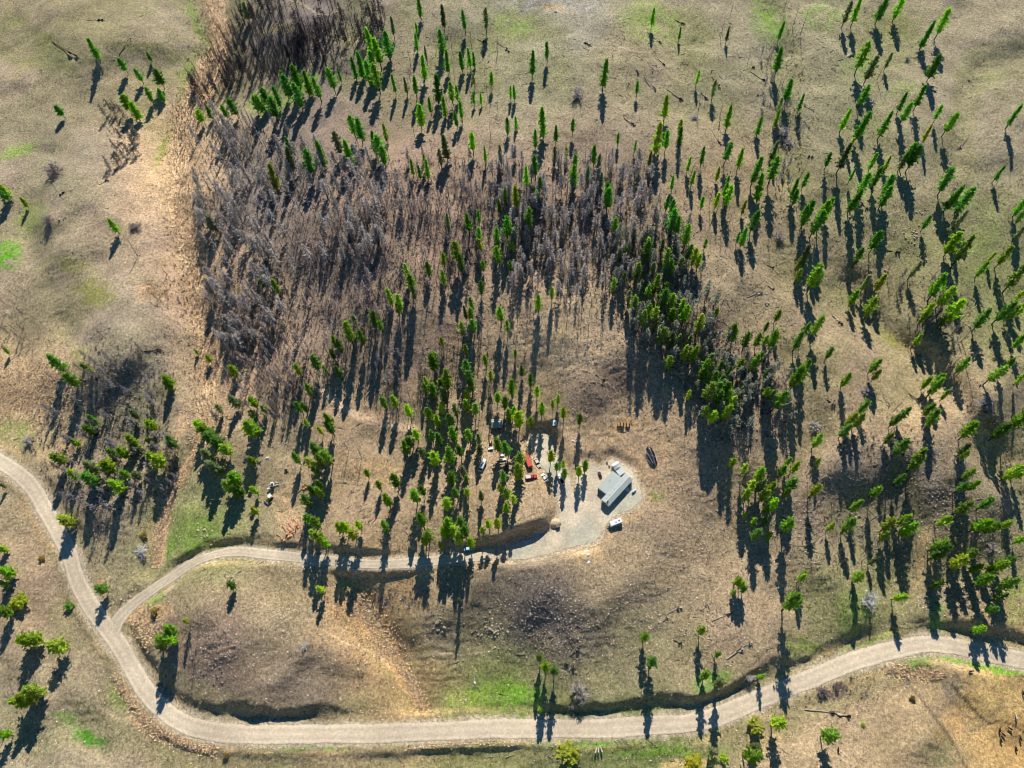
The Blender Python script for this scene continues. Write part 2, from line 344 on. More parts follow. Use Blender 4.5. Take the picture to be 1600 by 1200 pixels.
# ------------------------------------------------------------------ mesh helpers
def mesh_np(name, V, faces, mats, smooth=False):
    """V (n,3); faces (m,k) array of equal-sized faces"""
    V = np.ascontiguousarray(V, dtype=np.float32); Fa = np.ascontiguousarray(faces, dtype=np.int32)
    me = bpy.data.meshes.new(name); k = Fa.shape[1]
    me.vertices.add(len(V)); me.vertices.foreach_set("co", V.ravel())
    me.loops.add(Fa.size); me.loops.foreach_set("vertex_index", Fa.ravel())
    me.polygons.add(len(Fa)); me.polygons.foreach_set("loop_start", np.arange(0, Fa.size, k, dtype=np.int32))
    me.polygons.foreach_set("use_smooth", np.full(len(Fa), smooth))
    for m in (mats if isinstance(mats, (list, tuple)) else [mats]): me.materials.append(m)
    me.update(calc_edges=True); return me

def link(name, me, parent=None, loc=(0, 0, 0), rot=(0, 0, 0), scale=(1, 1, 1)):
    o = bpy.data.objects.new(name, me); scene.collection.objects.link(o)
    o.location = loc; o.rotation_euler = rot; o.scale = scale
    if parent is not None: o.parent = parent
    return o

def tag(o, label=None, cat=None, group=None, kind=None):
    if label: o["label"] = label
    if cat: o["category"] = cat
    if group: o["group"] = group
    if kind: o["kind"] = kind
    return o

class MB:
    """collects simple solids into one mesh part"""
    def __init__(s): s.v = []; s.f = []
    def add(s, vs, fs):
        o = len(s.v); s.v += [tuple(p) for p in vs]; s.f += [tuple(i + o for i in f) for f in fs]; return s
    def box(s, x0, x1, y0, y1, z0, z1, bev=0.0):
        if bev <= 0:
            v = [(x, y, z) for z in (z0, z1) for (x, y) in ((x0, y0), (x1, y0), (x1, y1), (x0, y1))]
            return s.add(v, [(3, 2, 1, 0), (4, 5, 6, 7), (0, 1, 5, 4), (1, 2, 6, 5), (2, 3, 7, 6), (3, 0, 4, 7)])
        e = bev; rings = []
        def ring(i, z):
            a0, a1, b0, b1 = x0 + i, x1 - i, y0 + i, y1 - i
            return [(a0 + e, b0, z), (a1 - e, b0, z), (a1, b0 + e, z), (a1, b1 - e, z), (a1 - e, b1, z), (a0 + e, b1, z), (a0, b1 - e, z), (a0, b0 + e, z)]
        return s.loft([ring(e, z0), ring(0, z0 + e), ring(0, z1 - e), ring(e, z1)])
    def loft(s, rings, cap=True):
        n = len(rings[0]); v = [p for r in rings for p in r]; f = []
        for k in range(len(rings) - 1):
            for i in range(n):
                f.append((k * n + i, k * n + (i + 1) % n, (k + 1) * n + (i + 1) % n, (k + 1) * n + i))
        if cap: f.append(tuple(range(n - 1, -1, -1))); f.append(tuple((len(rings) - 1) * n + i for i in range(n)))
        return s.add(v, f)
    def tube(s, a, b, ra, rb=None, n=8):
        rb = ra if rb is None else rb; a = Vector(a); b = Vector(b); d = (b - a).normalized()
        p = d.orthogonal().normalized(); q = d.cross(p)
        ring = lambda c, r: [tuple(c + r * (math.cos(2 * math.pi * i / n) * p + math.sin(2 * math.pi * i / n) * q)) for i in range(n)]
        return s.loft([ring(a, ra), ring(b, rb)])
    def dome(s, c, rx, ry, rz, n=10, m=5, bottom=0.0):
        rings = []
        for k in range(m + 1):
            t = math.pi / 2 * k / m * 0.97
            rings.append([(c[0] + rx * math.cos(t) * math.cos(2 * math.pi * i / n), c[1] + ry * math.cos(t) * math.sin(2 * math.pi * i / n), c[2] + rz * math.sin(t)) for i in range(n)])
        return s.loft(rings)
    def mesh(s, name, mat, smooth=False):
        me = bpy.data.meshes.new(name); me.from_pydata(s.v, [], s.f); me.materials.append(mat)
        if smooth: me.polygons.foreach_set("use_smooth", [True] * len(me.polygons))
        me.update(); return me
    def part(s, name, mat, parent=None, smooth=False, **k):
        return link(name, s.mesh(name, mat, smooth), parent, **k)

def empty(name, loc, rz=0.0):
    o = bpy.data.objects.new(name, None); scene.collection.objects.link(o); o.location = loc; o.rotation_euler = (0, 0, rz); o.empty_display_size = 0.5
    return o

# ------------------------------------------------------------------ soil colours (darker samples on lee slopes: dark rock plus painted shade)
SAMPLES = """
1500 150 152 137 108;1330 160 142 134 98;1560 450 128 126 80;1000 80 154 136 106;880 10 164 152 140;830 60 150 140 105;1150 100 148 137 106;1150 300 154 128 100
1150 480 152 130 102;1050 650 164 138 105;950 600 138 112 90;900 540 180 152 116;980 700 180 148 112;1100 850 160 134 103;950 900 156 134 100;1000 980 142 126 98
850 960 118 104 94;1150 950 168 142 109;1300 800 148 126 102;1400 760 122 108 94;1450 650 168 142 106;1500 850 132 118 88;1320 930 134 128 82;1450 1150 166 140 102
1550 1130 190 152 90;1300 1150 168 142 106;700 700 160 134 102;560 700 168 140 106;450 720 154 133 102;620 560 146 120 98;640 320 144 118 98;500 400 138 116 100
400 300 122 110 100;470 60 112 100 94;300 60 152 137 106;100 250 148 132 106;100 430 162 140 113;200 500 158 140 116;60 610 206 171 126;290 250 204 168 124
300 450 190 152 116;330 560 186 151 116;200 600 126 114 102;180 800 154 134 107;230 820 152 136 102;300 830 130 136 74;50 900 158 133 102;100 1050 152 134 102
60 1180 154 138 107;330 1000 156 128 104;450 960 154 134 100;470 1060 134 116 94;570 970 188 147 96;640 1060 186 146 96;700 1000 140 124 94;760 1080 134 144 70
550 1180 158 138 98;1000 1180 126 132 74;700 400 150 122 100;800 650 166 138 106;1250 600 160 136 104;1350 250 148 134 102;1600 700 150 132 98;900 300 142 118 98
"""
SM = np.array([[float(q) for q in p.split()] for l in SAMPLES.strip().splitlines() for p in l.split(";")])
# (u, v, half width, half height, turn in degrees, colour, strength)
PATCH = [(250, 268, 44, 26, -45, 206, 170, 128, .9), (860, 10, 80, 13, 0, 178, 168, 154, .8), (905, 540, 70, 38, 0, 198, 168, 130, 1), (960, 672, 85, 45, 0, 188, 158, 122, .8), (1040, 740, 60, 50, 0, 182, 152, 116, .6), (40, 612, 62, 46, 0, 212, 178, 134, .95), (432, 150, 46, 20, -25, 122, 150, 56, .8), (480, 125, 30, 16, -20, 122, 150, 56, .7), (1540, 1100, 70, 46, 20, 200, 168, 112, .9), (8, 397, 26, 26, 0, 96, 150, 36, 1), (310, 835, 42, 40, -30, 108, 132, 54, .8), (262, 860, 12, 30, 25, 108, 136, 52, .8), (236, 942, 26, 8, -38, 104, 142, 52, .9), (105, 1125, 24, 8, 25, 96, 136, 50, .8), (140, 1150, 34, 11, 28, 78, 126, 40, 1),
 (185, 1090, 26, 18, 30, 122, 136, 66, .7), (560, 925, 24, 10, 10, 112, 140, 54, .8), (770, 1088, 80, 26, -8, 130, 148, 60, 1), (800, 1085, 45, 22, 0, 118, 160, 52, .8), (820, 1095, 25, 28, 0, 120, 156, 56, .7),
 (1000, 1170, 125, 9, 0, 112, 150, 46, .8), (930, 1160, 30, 4, 0, 92, 158, 44, .9), (650, 1156, 45, 4, -3, 96, 152, 44, .9), (480, 1168, 90, 4, 0, 112, 148, 54, .7), (1500, 1034, 110, 6, 9, 118, 158, 48, 1), (1560, 1047, 60, 6, 12, 112, 158, 44, 1), (1440, 1038, 30, 10, 0, 126, 156, 56, .8),
 (1345, 1012, 70, 5, -20, 124, 150, 54, .8), (1255, 1008, 30, 18, 10, 122, 138, 62, .8), (1335, 955, 34, 38, 10, 124, 140, 64, .8), (1470, 960, 12, 30, 0, 112, 156, 52, .8), (1590, 940, 30, 40, 0, 126, 140, 66, .7), (1112, 1062, 34, 13, -15, 106, 150, 52, .85),
 (1030, 775, 14, 8, -10, 134, 140, 66, .9), (1022, 34, 48, 36, 20, 132, 146, 76, .8), (822, 46, 14, 6, 10, 72, 134, 34, 1), (800, 38, 34, 22, 20, 142, 152, 84, .8), (1200, 36, 34, 26, 40, 108, 138, 54, .8), (1185, 20, 10, 40, -20, 116, 138, 60, .6), (1285, 22, 34, 28, 0, 122, 142, 72, .7),
 (1338, 100, 22, 22, 0, 126, 146, 74, .7), (1412, 140, 26, 12, 0, 126, 144, 70, .7), (1535, 370, 32, 70, 10, 122, 128, 76, .8), (312, 50, 10, 62, -12, 122, 146, 62, .8), (292, 130, 11, 50, 8, 130, 146, 66, .8), (252, 235, 8, 32, 25, 130, 142, 62, .8), (20, 235, 36, 12, -15, 130, 148, 70, .8),
 (50, 345, 18, 30, 35, 132, 146, 72, .7), (150, 455, 34, 26, 0, 142, 140, 68, .8), (110, 410, 40, 16, 0, 144, 138, 76, .7), (22, 672, 38, 28, 10, 130, 142, 72, .8), (230, 75, 50, 10, 10, 150, 146, 84, .7), (120, 560, 20, 22, 0, 138, 138, 74, .6), (440, 45, 30, 12, 0, 160, 146, 100, .7),
 (1000, 1000, 90, 30, 30, 128, 120, 84, .6), (1395, 530, 34, 8, 25, 136, 142, 50, .8), (1440, 545, 60, 14, 28, 184, 156, 112, .9), (1560, 700, 70, 16, 40, 186, 158, 114, .9), (1430, 660, 40, 20, 10, 176, 150, 112, .7), (1345, 660, 40, 40, 0, 172, 146, 110, .6), (1440, 870, 18, 60, 5, 172, 144, 100, .7),
 (500, 1000, 30, 20, 0, 174, 144, 108, .7), (460, 930, 40, 30, 0, 166, 146, 108, .7),
 (1545, 1090, 50, 40, 25, 198, 166, 106, .9), (1590, 1160, 60, 50, 0, 190, 150, 92, .8), (1490, 1130, 26, 60, 32, 186, 148, 100, .8), (1470, 1175, 40, 30, 40, 140, 132, 92, .8), (1480, 1080, 14, 36, 35, 136, 120, 100, .8), (1540, 1120, 8, 40, 50, 138, 120, 96, .5),  # the grey-green patch paints in the shaded side of the tan knoll
 (972, 662, 26, 8, 0, 206, 164, 104, .8), (1010, 705, 40, 30, 0, 182, 150, 112, .6), (500, 740, 60, 40, 0, 176, 148, 110, .5), (445, 790, 26, 40, -10, 182, 154, 114, .8), (460, 822, 26, 16, 30, 188, 148, 116, .8), (560, 880, 26, 4, 3, 204, 160, 104, .7), (585, 645, 70, 7, 25, 188, 152, 118, .8),
 (508, 612, 12, 8, 20, 188, 150, 116, .7), (585, 740, 36, 22, 0, 190, 156, 108, .7), (870, 15, 34, 8, 0, 186, 158, 110, .7), (700, 8, 60, 6, 0, 164, 146, 120, .6), (920, 875, 22, 14, -10, 196, 162, 118, .7), (830, 545, 10, 60, 0, 192, 158, 120, .7), (868, 520, 40, 16, 0, 190, 162, 118, .7),
 (235, 455, 20, 10, 10, 212, 172, 128, .9), (215, 960, 14, 26, -15, 204, 164, 116, .8), (245, 960, 22, 20, 30, 194, 156, 112, .7), (165, 915, 10, 16, 0, 200, 162, 112, .7), (205, 1080, 8, 60, -28, 206, 172, 132, .7), (245, 1140, 50, 12, 32, 202, 164, 120, .7), (330, 1165, 60, 6, 5, 200, 166, 124, .7),
 (1400, 1045, 22, 8, 0, 196, 168, 134, .8), (800, 1155, 40, 5, 0, 196, 170, 126, .8), (1060, 1195, 60, 8, -8, 202, 166, 112, .8), (1190, 1165, 40, 14, -30, 194, 160, 112, .7), (270, 700, 10, 60, 18, 196, 160, 118, .6), (255, 800, 8, 60, 22, 200, 164, 122, .8), (95, 710, 30, 40, 30, 190, 156, 116, .6), (60, 820, 16, 60, -28, 192, 158, 116, .6)]
PATHS = [([(552, 940), (575, 965), (600, 1000), (612, 1025)], 24, (198, 154, 98)), ([(608, 1020), (635, 1055), (664, 1110)], 12, (204, 164, 108)), ([(330, 0), (342, 60), (318, 130), (292, 185), (283, 260), (285, 340), (308, 430), (326, 520), (330, 600), (322, 690)], 18, (214, 178, 138)), ([(320, 690), (265, 775), (250, 880)], 8, (204, 168, 128)), ([(505, 985), (530, 1000), (545, 1008), (580, 1018), (610, 1042)], 1.6, (206, 176, 132)), ([(638, 1030), (680, 1022), (720, 1022), (760, 1020)], 1.4, (188, 166, 132)),
 ([(912, 726), (905, 702), (890, 682), (872, 672)], 7, (190, 158, 124)), ([(926, 728), (915, 700), (900, 680)], 4, (188, 156, 122)), ([(806, 500), (812, 530), (826, 560), (832, 590)], 5, (198, 166, 130)),
 ([(1412, 1060), (1440, 1092), (1475, 1140), (1500, 1180), (1515, 1210)], 1.6, (112, 100, 78)), ([(1488, 1068), (1515, 1102), (1545, 1130), (1560, 1126), (1580, 1132), (1610, 1150)], 1.7, (92, 76, 56)),
 ([(150, 1085), (160, 1108), (180, 1120), (195, 1124)], 1.3, (176, 156, 124)), ([(445, 780), (458, 800), (466, 815)], 6, (190, 158, 120)), ([(500, 610), (560, 650), (610, 664), (650, 668)], 6, (214, 180, 144)),
 ([(1230, 875), (1260, 930), (1240, 960)], 1, (150, 130, 100)), ([(1545, 130), (1510, 135), (1500, 150)], 1.5, (158, 146, 116))]
core = (far < 1)
cu = UU[core]; cv = VV[core]; cx = XX[core]; cy_ = YY[core]
# coarse raster of the sample colours, then looked up
gg = np.stack(np.meshgrid(GU, GV), -1)
wsum = np.zeros(gg.shape[:2]); csum = np.zeros(gg.shape[:2] + (3,))
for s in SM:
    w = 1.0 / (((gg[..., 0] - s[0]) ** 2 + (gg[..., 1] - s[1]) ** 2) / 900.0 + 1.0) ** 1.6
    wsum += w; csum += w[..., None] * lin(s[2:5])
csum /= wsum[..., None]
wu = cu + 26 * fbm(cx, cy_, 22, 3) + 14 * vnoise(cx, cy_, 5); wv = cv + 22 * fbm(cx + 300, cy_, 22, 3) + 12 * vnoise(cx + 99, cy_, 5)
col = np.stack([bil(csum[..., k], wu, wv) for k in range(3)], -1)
# moisture: hollows and lee folds carry a green tinge, open ground a patchy one
grey = col.mean(1, keepdims=True); col = col * 0.88 + grey * np.array([1.03, 1.0, 0.93]) * 0.12
def blur(G, n):
    for _ in range(n):
        G = (G + np.roll(G, 1, 0) + np.roll(G, -1, 0) + np.roll(G, 1, 1) + np.roll(G, -1, 1)) / 5
    return G
ZB = ZZ[::6, ::6]; hol = blur(ZB, 22) - blur(ZB, 2); hol = np.repeat(np.repeat(hol, 6, 0), 6, 1)[:ZZ.shape[0], :ZZ.shape[1]]
hol = blur(hol, 5)[core]
reg = np.clip(0.25 + 0.75 * sstep(1050, 1350, cu) + 0.6 * (1 - sstep(60, 240, cv)) + 0.6 * sstep(900, 1050, cv) + 0.4 * (1 - sstep(200, 330, cu)), 0, 1.1)
reg = reg * (1 - 0.85 * inside(cu, cv, np.array([(1440, 1060), (1520, 1048), (1700, 1080), (1700, 1300), (1380, 1300), (1250, 1130)], float)))
w = np.clip(0.62 * reg * (0.62 * sstep(-0.12, 0.38, fbm(cx, cy_, 70, 4) + 0.35 * fbm(cx, cy_ + 500, 12, 3)) + 0.5 * sstep(0.05, 0.55, hol)), 0, 0.8)[:, None]
col = col * (1 - w) + lin((126, 126, 76)) * w
wu = cu + 15 * fbm(cx, cy_ + 77, 16, 4) + 9 * vnoise(cx, cy_, 3.1); wv = cv + 14 * fbm(cx + 31, cy_, 16, 4) + 9 * vnoise(cx + 9, cy_, 3.1)
rag = vnoise(cx, cy_, 2.4) + 0.8 * vnoise(cx + 40, cy_, 6.1)
for (pu, pv, a, b, ang, r_, g_, b_, al) in PATCH:
    sel = (np.abs(cu - pu) < 1.7 * max(a, b) + 14) & (np.abs(cv - pv) < 1.7 * max(a, b) + 14)
    du = wu[sel] - pu; dv = wv[sel] - pv; t = math.radians(ang)
    e = np.sqrt(((du * math.cos(t) + dv * math.sin(t)) / a) ** 2 + ((-du * math.sin(t) + dv * math.cos(t)) / b) ** 2)
    w = (0.95 * al * (1 - sstep(0.4, 1.4, e)) * np.clip(0.86 + 1.5 * rag[sel], 0.1, 1.05))[:, None]
    col[sel] = col[sel] * (1 - w) + lin((r_, g_, b_)) * w
for pts, hw, c in PATHS:
    P = smooth_line(pts, 5)
    sel = (cu > P[:, 0].min() - 20) & (cu < P[:, 0].max() + 20) & (cv > P[:, 1].min() - 20) & (cv < P[:, 1].max() + 20)
    wp = 0.9 * hw * (hw > 10); d, _, _ = seg_dist(cu[sel] + 2 * vnoise(cx[sel], cy_[sel], 4) + wp * fbm(cx[sel], cy_[sel], 16, 3), cv[sel] + 2 * vnoise(cx[sel] + 7, cy_[sel], 4) + wp * fbm(cx[sel] + 90, cy_[sel], 16, 3), P)
    w = (0.9 * (1 - sstep(hw * 0.55, hw * 1.3, d)))[:, None]; col[sel] = col[sel] * (1 - w) + lin(c) * w
# gravel spilled along the roads, wiry grass verges
ra = rd_all[core]; w = (0.8 * (1 - sstep(0.0, 2.4, ra + 2.4 * fbm(cx, cy_, 6, 3))))[:, None]
col = col * (1 - w) + lin((180, 163, 136)) * w
w = (0.45 * sstep(2.0, 3.2, ra) * (1 - sstep(3.5, 6.5, ra)) * sstep(-0.1, 0.25, fbm(cx, cy_, 14, 2)))[:, None]
col = col * (1 - w) + lin((200, 165, 118)) * w
# old cattle trails
tr_rng = np.random.default_rng(21)
for _ in range(26):
    u0 = tr_rng.uniform(0, 1600); v0 = tr_rng.uniform(0, 1150); n_ = 10; du_t = tr_rng.uniform(9, 18) * tr_rng.choice([-1, 1]); ph_t = tr_rng.uniform(0, 6); am = tr_rng.uniform(6, 20); sl = tr_rng.normal(0, 4)
    P = smooth_line([(u0 + du_t * k, v0 + sl * k + am * math.sin(ph_t + k * 0.55)) for k in range(n_)], 4)
    sel = (cu > P[:, 0].min() - 8) & (cu < P[:, 0].max() + 8) & (cv > P[:, 1].min() - 8) & (cv < P[:, 1].max() + 8)
    d, _p, _s = seg_dist(cu[sel], cv[sel], P); w = (0.4 * (1 - sstep(0.7, 2.0, d)))[:, None]; col[sel] = col[sel] * (1 - w) + lin((186, 166, 136)) * w
# stony scree and dead litter mottling
w = (0.42 * sstep(0.05, 0.4, fbm(cx, cy_, 26, 4)))[:, None]; col = col * (1 - w) + col * np.array([0.74, 0.76, 0.84]) * w
soil = np.tile(np.append(lin((150, 132, 104)), 1.0), (XX.size, 1)); soil[:, :3] *= 0.9
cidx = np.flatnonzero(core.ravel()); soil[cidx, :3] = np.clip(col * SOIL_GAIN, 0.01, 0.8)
ny, nx = XX.shape
jj, ii = np.meshgrid(np.arange(ny - 1), np.arange(nx - 1), indexing='ij'); q = (jj * nx + ii).ravel()
me = mesh_np("ground", np.stack([XX, YY, ZZ], -1).reshape(-1, 3), np.stack([q, q + 1, q + nx + 1, q + nx], -1), M_SOIL, True)
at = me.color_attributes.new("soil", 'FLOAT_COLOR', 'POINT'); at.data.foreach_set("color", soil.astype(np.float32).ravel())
tag(link("ground", me), kind="structure")

def ribbon(name, line, half, mat, crown=0.08, tint=(220, 200, 170), flare=0.0):
    L = line; T = np.gradient(L[:, :2], axis=0); T /= np.linalg.norm(T, axis=1)[:, None]; N = np.stack([T[:, 1], -T[:, 0]], -1)
    s = np.array([-1.12, -1.0, -0.72, -0.45, 0, 0.45, 0.72, 1.0, 1.12]); V = []
    dense = []
    for k in range(len(L)):
        fl = flare * math.exp(-k / 16.0); wl_ = half + fl + 0.6 * vnoise(L[k, 0], L[k, 1], 7) + 0.6 * vnoise(L[k, 0], L[k, 1], 23); wr_ = half + fl + 0.6 * vnoise(L[k, 0] + 55, L[k, 1], 7) + 0.6 * vnoise(L[k, 0] + 55, L[k, 1], 23)
        for a in s:
            w = (wl_ if a < 0 else wr_) * a; x = L[k, 0] + N[k, 0] * w; y = L[k, 1] + N[k, 1] * w
            z = L[k, 2] + crown * (1 - a * a) + (-0.16 if abs(a) > 1.03 else 0.0) - (0.05 if 0.3 < abs(a) < 0.5 else 0)
            V.append((x, y, z))
    n = len(s); Fq = [(k * n + i, k * n + i + 1, (k + 1) * n + i + 1, (k + 1) * n + i) for k in range(len(L) - 1) for i in range(n - 1)]
    me = mesh_np(name, V, Fq, mat, True)
    V = np.array(V); tone = np.tile(np.array([0.78, 0.82, 1.06, 0.86, 0.99, 0.86, 1.06, 0.82, 0.78]), len(L)) * (1 + 0.28 * fbm(V[:, 0], V[:, 1], 14, 4))
    C4 = np.ones((len(V), 4)); C4[:, :3] = lin(tint) * tone[:, None]; C4[:, 3] = np.tile(np.array([0.0, 0.25, 0.9, 1, 1, 1, 0.9, 0.25, 0.0]), len(L))
    at = me.color_attributes.new("soil", 'FLOAT_COLOR', 'POINT'); at.data.foreach_set("color", C4.astype(np.float32).ravel())
    return tag(link(name, me), kind="structure")
ribbon("gravel_road", to_world(MAIN, 16), 4.3, M_ROAD, 0.12)
DR2 = to_world(DRIVE, 14); DR2[:, 2] -= 0.02
ribbon("gravel_driveway", DR2, 2.6, M_ROAD, 0.07, (212, 194, 166), 3.2)
# gravel yard: a draped sheet inside its surveyed outline
gx_ = np.arange(YARD_W[:, 0].min() - 1, YARD_W[:, 0].max() + 1, 0.6); gy_ = np.arange(YARD_W[:, 1].min() - 1, YARD_W[:, 1].max() + 1, 0.6)
yx, yy = np.meshgrid(gx_, gy_); wob = 1.3 * fbm(yx, yy, 6, 3); wob2 = 1.3 * fbm(yx + 70, yy, 6, 3)
ins = inside(yx + 0.3 * wob, yy + 0.3 * wob2, YARD_W); idx = np.full(yx.shape, -1); 
cell = ins[:-1, :-1] & ins[1:, :-1] & ins[:-1, 1:] & ins[1:, 1:]
jj, ii = np.nonzero(cell); nxx = yx.shape[1]; q = jj * nxx + ii
Fq = np.stack([q, q + 1, q + nxx + 1, q + nxx], -1); used, inv = np.unique(Fq, return_inverse=True)
gz = np.maximum(ground(yx, yy) + 0.05, -0.06) + 0.05 * fbm(yx, yy, 3, 2)
yc4 = np.ones((yx.size, 4)); fy = sstep(-0.25, 0.3, fbm(yx, yy, 15, 3)).reshape(-1, 1); yd = seg_dist(yx, yy, np.vstack([YARD_W, YARD_W[:1]]))[0]; yc4[:, 3] = sstep(0.0, 1.7, yd).ravel(); yc4[:, :3] = (lin((190, 183, 160)) * fy + lin((214, 196, 168)) * (1 - fy)) * (1 + 0.3 * fbm(yx, yy, 5, 3).reshape(-1, 1))
me = mesh_np("gravel_yard", np.stack([yx, yy, gz], -1).reshape(-1, 3)[used], inv.reshape(Fq.shape), M_YARD, True)
at = me.color_attributes.new("soil", 'FLOAT_COLOR', 'POINT'); at.data.foreach_set("color", yc4[used].astype(np.float32).ravel())
tag(link("gravel_yard", me), kind="structure")
